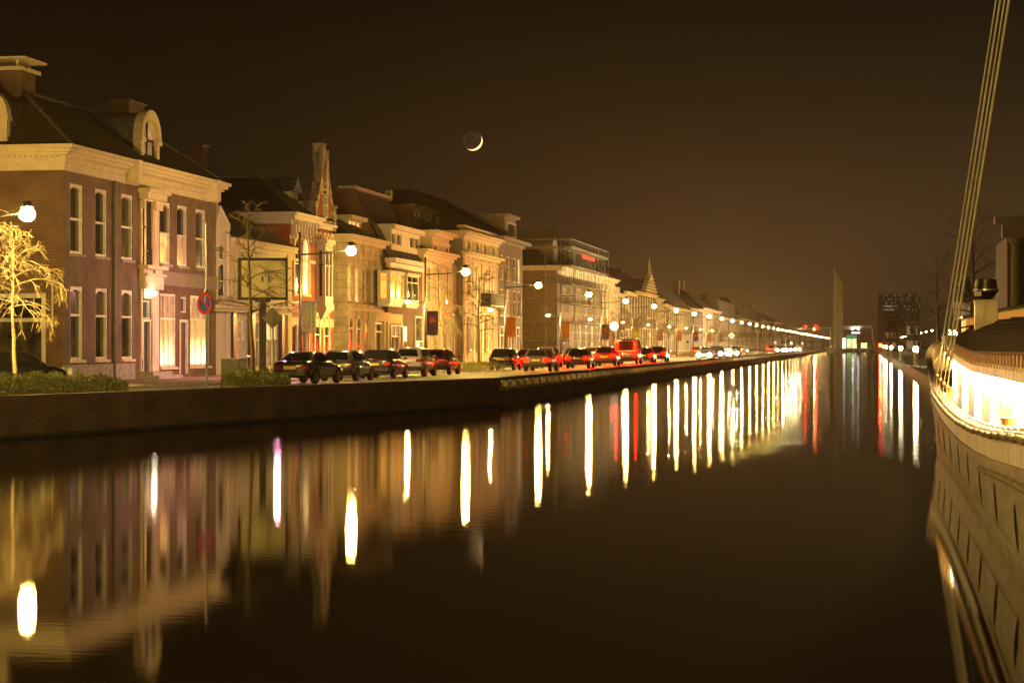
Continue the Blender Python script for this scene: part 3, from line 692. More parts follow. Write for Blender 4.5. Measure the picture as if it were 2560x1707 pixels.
body(h3, F, F-10, y2b, y3b, G, ze, 'pale_plaster')
mb = MB(); mb.hexa([(F+.4, y2b+.01, ze+.25), (F+.4, y3b+.5, ze+.25), (F-10, y3b+.5, ze+.25), (F-10, y2b+.01, ze+.25), (F-4.6, y2b+.01, 11.4), (F-4.6, y3b-4, 11.4), (F-6, y3b-4, 11.4), (F-6, y2b+.01, 11.4)])
mb.build('roof', 'roof_tiles', h3, org=h3.location)
# ------------------------------------------------------------------ 4. red brick gothic house
y4b = onx(833, 700, F)[0]; yg = onx(786, 700, F)[0]; z4 = onx(728, 560, F)[1]
h4 = house('red brick gothic house with white stone trim, tall pointed gable and white bay window', y3b)
wall(h4, fr, y3b, y4b, G, z4, [], 'brick_red', 'front_wall')
wall(h4, sidew(y3b+.0), F-13, F, G, z4, [], 'brick_red', 'side_wall')
body(h4, F, F-13, y3b, y4b, G, z4, 'brick_red', y0skip=True)
cornice(h4, [(fr, y3b, yg, [(z4, z4+.25, .15), (z4+.25, z4+.5, .45), (z4+.5, z4+.68, .6)]), (sidew(y3b), F-8, F, [(z4, z4+.25, .14), (z4+.25, z4+.5, .44), (z4+.5, z4+.68, .59)]), (fr, yg, y4b, [(z4+.1, z4+.32, .12), (z4+.32, z4+.45, .25)])], 'pale_plaster')
mb = MB()
for k in range(8):
    s = y3b+.35+k*(yg-y3b-.5)/8; mb.fbox(fr, s, s+.22, z4-.05, z4+.25, 0, .52); mb.fbox(fr, s+.03, s+.19, z4-.55, z4-.05, 0, .30); mb.fbox(fr, s+.05, s+.17, z4-.85, z4-.55, 0, .16)
mb.build('cornice_brackets', 'pale_plaster', h4, org=h4.location)
mb = MB(); st = (y4b-yg)/5
for k in range(5): arch_ring(mb, fr, yg+st*(k+.5), z4-.55, st*.33, st*.46, 0, .07, n=8); mb.fbox(fr, yg+st*(k+.5)-st*.33, yg+st*(k+.5)+st*.33, z4-.95, z4-.55, 0, .03)
for zz in (onx(750, 655, F)[1], onx(750, 600, F)[1]): mb.fbox(fr, y3b+.02, y4b-.02, zz, zz+.18, 0, .035)
zz = onx(750, 806, F)[1]; mb.fbox(fr, y3b+.02, y4b-.02, zz-.25, zz+.3, 0, .06); mb.fbox(fr, y3b+.02, y4b-.02, onx(750, 763, F)[1], onx(750, 763, F)[1]+.22, 0, .08)
mb.build('stone_bands', 'cream_stone', h4, org=h4.location)
for p0, p1 in ((732, 749), (752, 773)):
    a, b_, _, f = pr(p0, p1, 580, 700); arched(h4, fr, (a, b_, onx(740, 735, F)[1], f), pointed=True, ring=.26, pm='glass_curtain' if p0 == 732 else 'lit_warm', proud=.09, sill='cream_stone')
for i, (p0, p1) in enumerate(((734, 742), (758, 767), (784, 798), (807, 822))):
    a, b_, _, _ = pr(p0, p1, 800, 900); f = onx(p0, 812 if i < 2 else 778, F)[1]
    if i < 2: window(h4, lambda s, z, d: (F+.21+d, s, z), (a+.1, b_-.1, G+.5, f), pm='glass_dark', w=.1, dep=.10)
    else: arched(h4, fr, (a-.1, b_+.1, G+.5, f), pointed=True, ring=.26, pm='glass_dark', proud=.10, tr=.86)
# gable
gy0, gy1 = onx(783, 500, F)[0], onx(832, 500, F)[0]; zpk = onx(808, 380, F)[1]; gc = (gy0+gy1)/2+.1; zg0 = z4+.45
zq = onx(785, 545, F)[1]
mb = MB(); prof = [(gy0+.1, zg0), (gy1-.1, zg0), (gy1-.15, zq), (gc+.75, zpk-1.5), (gc+.55, zpk-.2), (gc-.55, zpk-.2), (gc-.75, zpk-1.5), (gy0+.15, zq)]
mb.prism([fr(s, z, .04) for s, z in prof], (-.36, 0, 0)); gb = mb.build('gable', 'brick_red', h4, org=h4.location)
mb = MB()
for A, B in (((gy0+.05, zg0), (gy0+.05, zq)), ((gy0+.05, zq), (gc-.8, zpk-1.5)), ((gc-.8, zpk-1.5), (gc-.6, zpk)), ((gy1-.05, zg0), (gy1-.05, zq)), ((gy1-.05, zq), (gc+.8, zpk-1.5)), ((gc+.8, zpk-1.5), (gc+.6, zpk))):
    t = .15; mb.hexa([fr(A[0]-t, A[1], .14), fr(A[0]+t, A[1], .14), fr(A[0]+t, A[1], -.40), fr(A[0]-t, A[1], -.40), fr(B[0]-t, B[1], .14), fr(B[0]+t, B[1], .14), fr(B[0]+t, B[1], -.40), fr(B[0]-t, B[1], -.40)])
mb.fbox(fr, gc-.75, gc-.12, zpk-.9, zpk+.35, -.5, .18); mb.fbox(fr, gc+.12, gc+.7, zpk-1.1, zpk+.15, -.5, .18); mb.fbox(fr, gc-.8, gc-.1, zpk+.35, zpk+.5, -.55, .22)
for s in (gy0-.1, gy1-.45): mb.fbox(fr, s, s+.6, zq-.6, zq+.9, -.9, .2); mb.fbox(fr, s-.08, s+.68, zq+.9, zq+1.05, -.95, .26); mb.fbox(fr, s-.06, s+.66, zq+.2, zq+.32, -.92, .24)
for zz in (zq-.1, zq+2.3): mb.fbox(fr, gy0+.5+(zz-zq)*.25, gy1-.5-(zz-zq)*.25, zz, zz+.14, .03, .08)
mb.build('gable_coping', mat('weathered_stone', (.42, .37, .30), .9, var=.5, scale=2.5, bump=.4), gb, org=h4.location)
arched(h4, front(F+.05), (gc-.85, gc+.85, zq+1.6, zq+4.0), pointed=True, ring=.3, pm='brick_dark', proud=.06, tr=.3, name='blind_arch')
window(h4, front(F+.2), (gc-.42, gc+.42, zg0+.35, zq+1.5), pm='glass_dark', tr=.6, w=.09, dep=.1)
# bay window
b0, b1 = onx(788, 700, F)[0], onx(832, 700, F+.65)[0]; zt_, zb_ = onx(795, 604, F+.8)[1], onx(795, 738, F+.8)[1]; zk = onx(795, 762, F+.8)[1]
mb = MB(); P = .66
mb.fbox(fr, b0-.1, b1+.1, zt_, zt_+.25, .05, P+.15); mb.fbox(fr, b0, b1, zt_-.45, zt_, .05, P)
mb.fbox(fr, b0, b1, zk, zb_, .05, P); mb.fbox(fr, b0-.06, b1+.06, zk-.25, zk, .05, P+.08)
mb.loft([[fr(b0+t*1.1, zk-.25-t*.75, .05), fr(b1-t*1.1, zk-.25-t*.75, .05), fr(b1-t*1.1, zk-.25-t*.75, P*(1-t)+.06), fr(b0+t*1.1, zk-.25-t*.75, P*(1-t)+.06)] for t in (0, .35, .7, 1)])
for s in (b0, (b0+b1)/2-.09, b1-.18):
    mb.fbox(fr, s, s+.18, zb_, zt_-.45, P-.2, P-.001)
mb.fbox(fr, b0, b0+.12, zb_, zt_-.45, .05, .25)
bay = mb.build('bay_window', 'pale_plaster', h4, org=h4.location)
zmid = onx(795, 659, F+.8)[1]
mb = MB(); fs = sidew(b0); x0_, x1_ = F+.22, F+P-.12
mb.quad(fs(x0_, zmid, -.06), fs(x1_, zmid, -.06), fs(x1_, zt_-.45, -.06), fs(x0_, zt_-.45, -.06)); mb.quad(fs(x0_, zb_, -.06), fs(x1_, zb_, -.06), fs(x1_, zmid, -.06), fs(x0_, zmid, -.06))
for s0, s1 in ((b0+.18, (b0+b1)/2-.09), ((b0+b1)/2+.09, b1-.18)): mb.quad(fr(s0, zb_, P-.1), fr(s1, zb_, P-.1), fr(s1, zt_-.45, P-.1), fr(s0, zt_-.45, P-.1))
mb.build('pane', 'glass_dark', bay, org=h4.location)
mb = MB(); mb.fbox(fs, x0_, x1_, zmid-.06, zmid+.06, -.08, -.0); mb.fbox(fs, (x0_+x1_)/2-.03, (x0_+x1_)/2+.03, zmid, zt_-.45, -.08, -.02)
for s0, s1 in ((b0+.18, (b0+b1)/2-.09), ((b0+b1)/2+.09, b1-.18)): mb.fbox(fr, s0, s1, zmid-.06, zmid+.06, P-.12, P-.04)
mb.build('frame', 'dark_paint', bay, org=h4.location)
mb = MB(); mb.fbox(fs, x0_+.05, x1_-.05, zk+.25, zb_-.35, -.02, .02)
for s in (b0+.3, b0+.3+(b1-b0-.6)/3, b0+.3+(b1-b0-.6)*2/3): mb.fbox(fr, s, s+(b1-b0-.6)/3-.2, zk+.25, zb_-.35, P-.02, P+.02)
mb.build('panel_recess', 'dark_paint', bay, org=h4.location)
# roof: steep slopes with a flat top, and a small dormer
rf = hip_roof(h4, F+.2, F-13, y3b, y4b+.0, z4+.68, onx(560, 431, F-3)[1]+.2, 2.9, 'roof_slates', .1, insx=3.0)
mb = MB(); zz = onx(560, 431, F-3)[1]+.2; mb.box(F-10.1, F-2.9, y3b+2.8, y3b+3.0, zz, zz+.12); mb.box(F-3.0, F-2.8, y3b+2.8, y4b-2.8, zz, zz+.12); mb.build('roof_trim', 'lead', rf, org=h4.location)
dy0, dz0 = onx(722, 509, F-1.5), 0
mb = MB(); Y_ = dy0[0]; zb_ = dy0[1]-1.0
mb.box(F-2.7, F-1.35, Y_, Y_+1.5, zb_, zb_+1.9)
dm = mb.build('dormer', 'pale_plaster', rf, org=h4.location)
mb = MB(); mb.prism([(F-1.1, Y_-.3, zb_+1.75), (F-1.1, Y_+1.8, zb_+1.75), (F-1.1, Y_+.75, zb_+2.7)], (-1.7, 0, 0)); mb.build('dormer_roof', 'lead', dm, org=h4.location)
window(h4, front(F-1.2), (Y_+.3, Y_+1.2, zb_+.4, zb_+1.6), w=.08)
chimney(h4, F-7, y3b+3.5, z4+2, z4+5.0, .6, .6, parent=rf, m='brick_dark'); chimney(h1, F-6, Y1b-1.2, 12.0, onx(498, 393, F-6)[1], .55, .8, parent=h1, m='brick_dark')
# ------------------------------------------------------------------ 5. cream block with drafted joints
y5 = 139.0; X5 = -34.5; f5 = front(X5)
y5a = onx(868, 700, X5)[0]; y5b = onx(957, 700, X5)[0]; z5 = onx(880, 607, X5)[1]
h5 = house('three-storey cream block-plastered house with arched ground floor windows and lit sashes', y5a, X5)
U5 = [pr(p0, p1, 668, 755, X5) for p0, p1 in ((869.6, 879), (888, 898), (907, 916.5), (924, 933), (940, 948.5))]
zt_, zb_ = U5[1][3], U5[1][2]; U5 = [(a, b_, zb_, zt_) for a, b_, _, _ in U5]
wall(h5, f5, y5a, y5b, G, z5, U5, 'plaster_blocks', 'front_wall'); wall(h5, sidew(y5a), X5-12, X5, G, z5, [], 'plaster_blocks', 'side_wall'); body(h5, X5, X5-12, y5a, y5b, G, z5, 'cream_plaster', y0skip=True)
for i, h in enumerate(U5): window(h5, f5, h, tr=.6, pm=('lit_amber', 'lit_amber', 'glass_dark', 'glass_curtain', 'glass_curtain')[i], w=.11, sill='concrete')
mb = MB()
for h in U5:
    mb.fbox(f5, h[0]-.2, h[1]+.2, h[3]+.02, h[3]+.22, 0, .1); mb.fbox(f5, (h[0]+h[1])/2-.15, (h[0]+h[1])/2+.15, h[3]+.9, h[3]+1.7, 0, .12)
zc = onx(880, 776, X5)[1]; mb.fbox(f5, y5a, y5b, zc, zc+.18, 0, .12); mb.build('mouldings', 'cream_stone', h5, org=h5.location)
for p0, p1 in ((871, 881.5), (889.5, 900.5), (908.5, 919.5)):
    a, b_, _, f = pr(p0, p1, 788, 900, X5); arched(h5, f5, (a-.1, b_+.1, G+1.0 if p0 < 905 else G+.2, f), ring=.22, pm='glass_curtain' if p0 < 905 else 'dark_paint', tr=.9)
a, b_, _, f = pr(923, 955, 785, 900, X5)
mb = MB(); mb.fbox(f5, a, b_, f-.5, f, 0, .5); mb.fbox(f5, a+.15, a+.8, G, f-.5, 0, .35); mb.fbox(f5, b_-.8, b_-.15, G, f-.5, 0, .35); mb.fbox(f5, a-.1, b_+.1, f, f+.15, 0, .62)
mb.build('portal', 'cream_stone', h5, org=h5.location); window(h5, front(X5+.25), (a+.85, b_-.85, G+.3, f-.55), pm='glass_dark', w=.15, tr=.8, name='door')
cornice(h5, [(f5, y5a, y5b, [(z5, z5+.25, .18), (z5+.25, z5+.4, .4), (z5+.4, z5+.52, .55)]), (sidew(y5a), X5-8, X5, [(z5, z5+.25, .17), (z5+.25, z5+.4, .39), (z5+.4, z5+.52, .54)])], 'cream_stone')
rf = hip_roof(h5, X5+.1, X5-12, y5a, y5b, z5+.52, z5+2.5, 3.2, 'roof_slates', .1)
a, zt_ = onx(872, 548, X5-1.5); b_ = onx(914, 548, X5-1.5)[0]; zb_ = onx(872, 593, X5-1.5)[1]; fd = front(X5-1.5)
mb = MB(); mb.fbox(fd, a-.1, b_+.1, z5+.6, zb_, -2.6, 0); mb.fbox(fd, a-.1, a+.12, zb_, zt_, -2.6, 0); mb.fbox(fd, b_-.12, b_+.1, zb_, zt_, -2.6, 0); mb.fbox(fd, a-.35, b_+.35, zt_, zt_+.3, -3, .35); mb.fbox(fd, a+.12, b_-.12, zb_, zt_, -2.6, -.4)
dm = mb.build('dormer', 'white_paint', rf, org=h5.location); window(h5, fd, (a+.12, b_-.12, zb_, zt_), cols=4, pm='lit_amber', w=.09)
# ------------------------------------------------------------------ 6. brick house with mansard
y6a, y6b = y5b+.02, onx(1056, 700, F)[0]; z6 = onx(965, 655, F)[1]
h6 = house('dark brick house with a steep mansard, cream dormer strip and two white box bays', y6a)
wall(h6, fr, y6a, y6b, G, z6, [], 'brick_dark', 'front_wall'); body(h6, F, F-11, y6a, y6b, G, z6, 'brick_dark')
zr = onx(940, 492, F-2.6)[1]
mb = MB(); pg = [(F+.1, z6+.3), (F-2.6, zr), (F-3.6, zr+.15), (F-11, z6+.3)]
mb.prism([(x_, y6a+.3, z_) for x_, z_ in pg], (0, y6b-y6a-.6, 0)); rf = mb.build('roof', 'roof_tiles', h6, org=h6.location)
mb = MB(); mb.prism([(x_, y6a+.0, z_) for x_, z_ in [(F-.05, z6)]+[(a-.05, b_+.12) for a, b_ in pg[1:]]], (0, .29, 0)); mb.build('gable', 'brick_brown', h6, org=h6.location)
mb = MB(); mb.box(F-3.7, F-2.4, y6a-.05, y6b, zr+.1, zr+.3); mb.box(F-2.9, F-2.4, y6b-.5, y6b+.05, zr, zr+.8); mb.build('ridge_trim', 'concrete', rf, org=h6.location)
cornice(h6, [(fr, y6a, y6b, [(z6-.35, z6, .25), (z6, z6+.32, .75)])], 'white_paint')
a, b_ = onx(978, 600, F-.3)[0], onx(1050, 600, F-.3)[0]; zt_, zb_ = onx(978, 572, F-.3)[1], onx(978, 612, F-.3)[1]; fd = front(F-.3)
ws = [(a+.3, a+1.7, zb_, zt_-.2), (a+2.0, a+3.6, zb_, zt_-.2), (b_-3.6, b_-2.0, zb_, zt_-.2), (b_-1.7, b_-.3, zb_, zt_-.2)]
wall(h6, fd, a, b_, zb_-.35, zt_, ws, 'pale_plaster', 'dormer_wall')
for h in ws: window(h6, fd, h, w=.12, pm='glass_curtain')
mb = MB(); mb.fbox(fd, a-.3, b_+.3, zt_, zt_+.35, -3, .35); mb.prism([fd(a, zb_-.35, 0), fd(a, zt_, 0), fd(a, zt_, -2.3)], (0, .1, 0)); mb.build('dormer', 'pale_plaster', rf, org=h6.location)
for i, (p0, p1) in enumerate(((975, 1009), (1017, 1047))):
    a, b_ = onx(p0, 700, F+.9)[0], onx(p1, 700, F+.9)[0]; zt_, zb_ = onx(p0, 681, F+.9)[1], onx(p0, 748, F+.9)[1]
    if i: zt_, zb_ = P0
    P0 = (zt_, zb_); fb = front(F+.9); mb = MB()
    mb.fbox(fb, a-.1, b_+.1, zt_, zt_+.15, -.9, .1); mb.fbox(fb, a, b_, zb_-.3, zb_, -.9, 0); mb.fbox(fb, a+.1, b_-.1, zb_-.5, zb_-.3, -.9, -.1)
    for s in (a, b_-.15): mb.fbox(fb, s, s+.15, zb_, zt_, -.16, 0); mb.fbox(fb, s, s+.15, zb_, zt_, -.9, -.76)
    bay = mb.build('bay_window', 'white_paint', h6, org=h6.location)
    lit = 'lit_orange' if i == 0 else 'glass_dark'
    window(h6, fb, (a+.15, b_-.15, zb_, zt_), cols=2, tr=.75, pm=lit, low=lit, w=.1, dep=.08)
    window(h6, sidew(a), (F+.14, F+.74, zb_, zt_), tr=.75, pm=lit, low=lit, w=.07, dep=.04)
    mb = MB(); mb.fbox(fb, a+.15, b_-.15, zb_, zt_, -.9, -.7); mb.build('lining', 'white_paint', bay, org=h6.location)
a, b_ = onx(966, 800, F)[0], onx(1003, 800, F)[0]; zt_, zb_ = onx(966, 784, F)[1], onx(966, 808, F)[1]
mb = MB(); mb.fbox(fr, a, b_, zb_, zt_, 0, .12); mb.fbox(fr, a, a+.4, G, zb_, 0, .12); mb.fbox(fr, b_-.35, b_, G, zb_, 0, .12); mb.build('carved_band', 'cream_stone', h6, org=h6.location)
window(h6, front(F+.25), (a+.45, (a+b_)/2+.8, G+.4, zb_-.1), cols=2, tr=.7, pm='lit_dim', low='glass_curtain', w=.1, dep=.1, name='shop_window'); door(h6, front(F+.22), ((a+b_)/2+1, b_-.4, G, zb_-.1))
a, b_ = onx(1034, 850, F)[0], onx(1054, 850, F)[0]; window(h6, front(F+.2), (a, b_, G, onx(1034, 790, F)[1]), pm='glass_dark', tr=.5, low='glass_curtain', w=.15, name='garage_door')
mb = MB(); a = onx(1006, 835, F)[0]; mb.fbox(fr, a, a+1.0, G+1.9, G+3.0, 0, .12); mb.build('notice_case', emit('case_light', (1, .85, .45), 1.6), h6, org=h6.location)
# ------------------------------------------------------------------ 7 and 8. classical town houses
def classical(label, ya, yb, ztop, floors, ww, x=F, upper=None, side='cream_plaster', lit=(), depth=10, n=4, attic=None, frm=None, group='old houses along the left bank', wmat='cream_stone', name='house', coarse=False):
    """stuccoed front: floors = [(sill z, head z, 'arch' or 'flat')], ww = window width"""
    ff = front(x); root = house(label, ya, x, group, name)
    wall(root, ff, ya, yb, G, ztop, [], wmat, 'front_wall'); wall(root, sidew(ya), x-depth, x, G, ztop, [], side, 'side_wall'); body(root, x, x-depth, ya, yb, G, ztop, side, y0skip=True)
    k = 0; st = (yb-ya-.8)/n
    for zb_, zt_, kind in floors:
        for i in range(n):
            c_ = ya+.4+st*(i+.5); pm = 'lit_warm' if k in lit else ('glass_curtain' if k % 3 == 0 else 'glass_dark')
            if kind == 'arch': arched(root, ff, (c_-ww/2-.18, c_+ww/2+.18, zb_, zt_), ring=.2, pm=pm, proud=.1, sill='cream_stone')
            else: window(root, front(x+.22), (c_-ww/2, c_+ww/2, zb_, zt_), pm=pm, tr=.68, w=.12, dep=.12, sill='cream_stone')
            k += 1
    mb = MB()
    for zb_, zt_, kind in floors[1:]: mb.fbox(ff, ya, yb, zb_-.45, zb_-.28, 0, .14)
    for i in range(n+1): s = ya+.4+st*i; mb.fbox(ff, s-.14, s+.14, G, ztop-.6, 0, .09)
    mb.build('pilasters', 'cream_stone', root, org=root.location)
    cornice(root, [(ff, ya, yb, [(ztop-.5, ztop-.2, .15), (ztop-.2, ztop, .35), (ztop, ztop+.2, .6)]), (sidew(ya), x-depth*.7, x, [(ztop-.5, ztop-.2, .14), (ztop-.2, ztop, .34), (ztop, ztop+.2, .59)])], 'cream_stone')
    return root
y7a, y7b = y6b+.02, onx(1130, 700, F)[0]; z7 = onx(1064, 630, F)[1]
h7 = classical('narrow cream town house with a set-back arched attic storey, left of the wider parapeted one', y7a, y7b, z7, [(G+1.2, G+3.9, 'flat'), (G+5.0, z7-.9, 'arch')], .95, n=3, side='grey_plaster')
ya, yb = onx(1080, 600, F)[0], onx(1123, 600, F)[0]; za = onx(1080, 586, F)[1]
wall(h7, fr, ya, yb, z7+.2, za, [], 'cream_plaster', 'attic_wall'); wall(h7, sidew(ya), F-3.5, F, z7+.2, za, [], 'cream_plaster', 'attic_side')
for c_ in (ya+1.2, yb-1.2): arched(h7, fr, (c_-.75, c_+.75, z7+.4, za-.6), ring=.22, pm='glass_dark')
cornice(h7, [(fr, ya, yb, [(za-.7, za-.5, .1), (za-.1, za+.15, .3), (za+.15, za+.35, .6)]), (sidew(ya), F-3.5, F, [(za-.1, za+.15, .29), (za+.15, za+.35, .59)])], 'cream_stone', 'attic_cornice')
mb = MB(); mb.hexa([(F-.4, y7a, z7+.2), (F-.4, y7b, z7+.2), (F-10, y7b, z7+.2), (F-10, y7a, z7+.2), (F-3.5, y7a+.2, za+.4), (F-3.5, y7b-.2, za+.4), (F-7, y7b-.2, za+.4), (F-7, y7a+.2, za+.4)]); mb.build('roof', 'roof_slates', h7, org=h7.location)
y8a, y8b = onx(1158, 700, F)[0], onx(1244, 700, F)[0]; z8 = onx(1158, 582, F)[1]
h8 = classical('wide three-storey cream town house with parapet, arched windows and iron balcony', y8a, y8b, z8, [(G+1.1, G+4.1, 'flat'), (onx(1166, 738, F)[1], onx(1166, 676, F)[1], 'arch'), (onx(1166, 640, F)[1], onx(1166, 596, F)[1], 'arch')], 1.0, lit=(5, 6, 7), side='grey_plaster')
zz = onx(1158, 636, F)[1]; cornice(h8, [(fr, y8a, y8b, [(zz-.15, zz+.1, .25), (zz+.1, zz+.3, .6)])], 'cream_stone', 'storey_cornice')
zz = onx(1158, 563, F)[1]; mb = MB(); mb.fbox(fr, y8a+.4, y8b-1.2, z8+.2, zz-.2, -.4, -.1); mb.fbox(fr, y8a+.2, y8b-1.0, zz-.2, zz+.05, -.6, .1); mb.build('parapet', 'cream_plaster', h8, org=h8.location)
mb = MB(); a, b_ = onx(1200, 760, F)[0], y8b-.5; zb_ = onx(1200, 762, F)[1]
mb.fbox(fr, a, b_, zb_-.12, zb_, 0, 1.0)
for k in range(int((b_-a)/.28)): mb.fbox(fr, a+k*.28, a+k*.28+.05, zb_, zb_+1.0, .93, .98)
mb.fbox(fr, a, b_, zb_+1.0, zb_+1.06, .9, 1.0); mb.fbox(fr, a, a+.05, zb_, zb_+1.05, .1, .98); mb.build('balcony', 'black_metal', h8, org=h8.location)
# grey link building between the two
ya, yb = y7b+.02, y8a-.02
hl = house('low plain grey plastered link with a tall dark door between the two cream town houses', ya, F-.5)
wall(hl, front(F-.5), ya, yb, G, onx(1140, 660, F)[1], [], 'grey_plaster', 'front_wall'); body(hl, F-.5, F-9, ya, yb, G, onx(1140, 660, F)[1], 'grey_plaster')
door(hl, front(F-.26), (ya+.8, ya+2.4, G, G+4.2)); mb = MB(); mb.fbox(front(F-.5), yb-1.6, yb-1.3, G+2.2, G+2.5, 0, .1); mb.build('meter_box', 'dark_paint', hl, org=hl.location)
# ------------------------------------------------------------------ 9. tall block with big dark roof
y9a, y9b = y8b+.02, onx(1306, 700, F)[0]; z9 = onx(1250, 600, F)[1]
h9 = house('tall brown block with strip dormers in a huge dark hipped roof, left of the scaffolding', y9a)
T9 = []
for p0, p1 in ((1251, 1259), (1267, 1275), (1283, 1291), (1295, 1302)):
    for a_, b_2 in ((637, 700), (722, 790)): h = pr(p0, p1, a_, b_2); T9.append(h)
zA = [(T9[0][2], T9[0][3]), (T9[1][2], T9[1][3])]; T9 = [(h[0], h[1], *zA[i % 2]) for i, h in enumerate(T9)]
wall(h9, fr, y9a, y9b, G, z9, T9, 'brick_brown', 'front_wall'); wall(h9, sidew(y9a), F-10, F, G, z9, [], 'grey_plaster', 'side_wall'); body(h9, F-.05, F-10, y9a-.02, y9b, z9-.4, z9+.28, 'grey_plaster')
for i, h in enumerate(T9): window(h9, fr, h, w=.1, tr=.6, pm='lit_warm' if i == 6 else ('lit_dim' if i in (3,) else 'glass_dark'))
gf = [(y9a+.6+k*3.1, y9a+2.4+k*3.1, G+.2, G+3.4) for k in range(4)]
for h in gf: window(h9, front(F+.22), h, w=.12, tr=.75, pm='glass_dark', name='shop_window')
cornice(h9, [(fr, y9a, y9b, [(z9-.3, z9, .2), (z9, z9+.3, .8)])], 'grey_plaster')
zt_ = onx(1130, 513, F-7)[1]
mb = MB(); mb.hexa([(F+.2, y9a, z9+.3), (F+.2, y9b, z9+.3), (F-10, y9b, z9+.3), (F-10, 183, z9+.3), (F-6.3, 187, zt_), (F-6.3, y9b-7, zt_), (F-8.5, y9b-7, zt_), (F-8.5, 187, zt_)]); rf = mb.build('roof', 'roof_slates', h9, org=h9.location)
mb = MB(); a, b_ = onx(1030, 540, F-4.5)[0], onx(1190, 540, F-4.5)[0]; zt_, zb_ = onx(1100, 537, F-4.5)[1], onx(1100, 566, F-4.5)[1]; fd = front(F-4.5)
mb.fbox(fd, a, b_, zb_-.6, zt_, -3, 0); mb.fbox(fd, a-.2, b_+.2, zt_, zt_+.2, -3, .3); dm = mb.build('dormer', 'grey_plaster', rf, org=h9.location)
for k in range(6): s = a+.8+k*(b_-a-1)/6; window(h9, front(F-4.3), (s, s+1.7, zb_+.2, zt_-.25), w=.1, pm='glass_dark')
a, b_ = onx(1262, 560, F-.8)[0], onx(1290, 560, F-.8)[0]; zt_, zb_ = onx(1270, 543, F-.8)[1], z9
mb = MB(); mb.fbox(front(F-.8), a, b_, zb_, zt_, -4, 0); mb.fbox(front(F-.8), a-.3, b_+.3, zt_, zt_+.25, -4, .4); mb.build('dormer', 'grey_plaster', rf, org=h9.location); window(h9, front(F-.6), (a+.8, b_-.8, zb_+.8, zt_-.5), w=.12)
# ------------------------------------------------------------------ 10. corner building in scaffolding
yTa, yTb = onx(1393, 700, F)[0], onx(1533, 760, F)[0]; zT = onx(1393, 671, F)[1]
h10 = house('large corner building behind scaffolding with white dormer and red neon on its roof', yTa)
wT = []
for k in range(9): s = yTa+2+k*(yTb-yTa-3)/9; wT += [(s, s+1.6, G+5.2, G+8.6)]
gT = [(h[0]-.3, h[1]+.3, G+.4, G+4.0) for h in wT]
wall(h10, fr, yTa, yTb, G, zT, wT+gT, 'brick_brown', 'front_wall')
for i, h in enumerate(wT): window(h10, fr, h, w=.12, tr=.6, pm='glass_dark')
for i, h in enumerate(gT): window(h10, fr, h, w=.14, cols=2, tr=.75, pm='lit_warm' if i in (2, 3, 5) else ('lit_dim' if i in (1, 4, 7) else 'glass_dark'), name='shop_window')
wall(h10, sidew(yTa), F-26, F, G, zT, [], mat('render_brown', (.26, .19, .12), .9, var=.2), 'side_wall'); body(h10, F, F-26, yTa, yTb, G, zT, 'brick_brown', y0skip=True)
cornice(h10, [(fr, yTa, yTb, [(zT-.6, zT-.2, .2), (zT-.2, zT+.1, .6), (zT+.1, zT+.3, .9)]), (sidew(yTa), F-14, F, [(zT-.2, zT+.1, .59), (zT+.1, zT+.3, .89)])], 'cream_stone')
rf = hip_roof(h10, F, F-26, yTa, yTb-16, zT+.3, zT+5.0, 7, 'roof_slates', .2)
xd, zd = ony(1398, 640, yTa+3); 
mb = MB(); xa = F-1.0; mb.prism([(xa, yTa+3.5, zT+.4), (xa, yTa+7.0, zT+.4), (xa, yTa+7.0, zT+2.9), (xa, yTa+5.25, zT+4.9), (xa, yTa+3.5, zT+2.9)], (-8, 0, 0)); dm = mb.build('dormer', 'grey_plaster', rf, org=h10.location)
window(h10, front(xa+.22), (yTa+4.3, yTa+6.2, zT+1.0, zT+2.8), cols=2, w=.1)
mb = MB(); a, b_ = onx(1455, 640, F-2)[0], onx(1485, 640, F-2)[0]; zz = onx(1455, 639, F-2)[1]; random.seed(3); s = a
while s < b_:
    wd2 = random.uniform(.5, .9); mb.fbox(front(F-2), s, s+wd2, zz-.2, zz-.08, 0, .1); mb.fbox(front(F-2), s, s+.12, zz-.35, zz+.25, 0, .1); mb.fbox(front(F-2), s+wd2*.5, s+wd2*.5+.12, zz-.3, zz+.22, 0, .1); s += wd2+.35
mb.build('neon_sign', emit('neon_red', (1, .07, .03), 1.6), rf, org=h10.location)
mb = MB(); mb.fbox(front(F-2), a, b_, zT+.5, zz-.36, -.1, 0); mb.build('sign_rack', 'black_metal', rf, org=h10.location)
# columns of the far end of the front
mb = MB()
for k in range(5): s = onx(1500, 750, F)[0]+k*4.2; mb.fbox(fr, s, s+.9, G+4.4, zT-.9, 0, .35); mb.fbox(fr, s-.2, s+1.1, zT-1.3, zT-.6, 0, .55)
mb.build('pilasters', 'cream_stone', h10, org=h10.location)
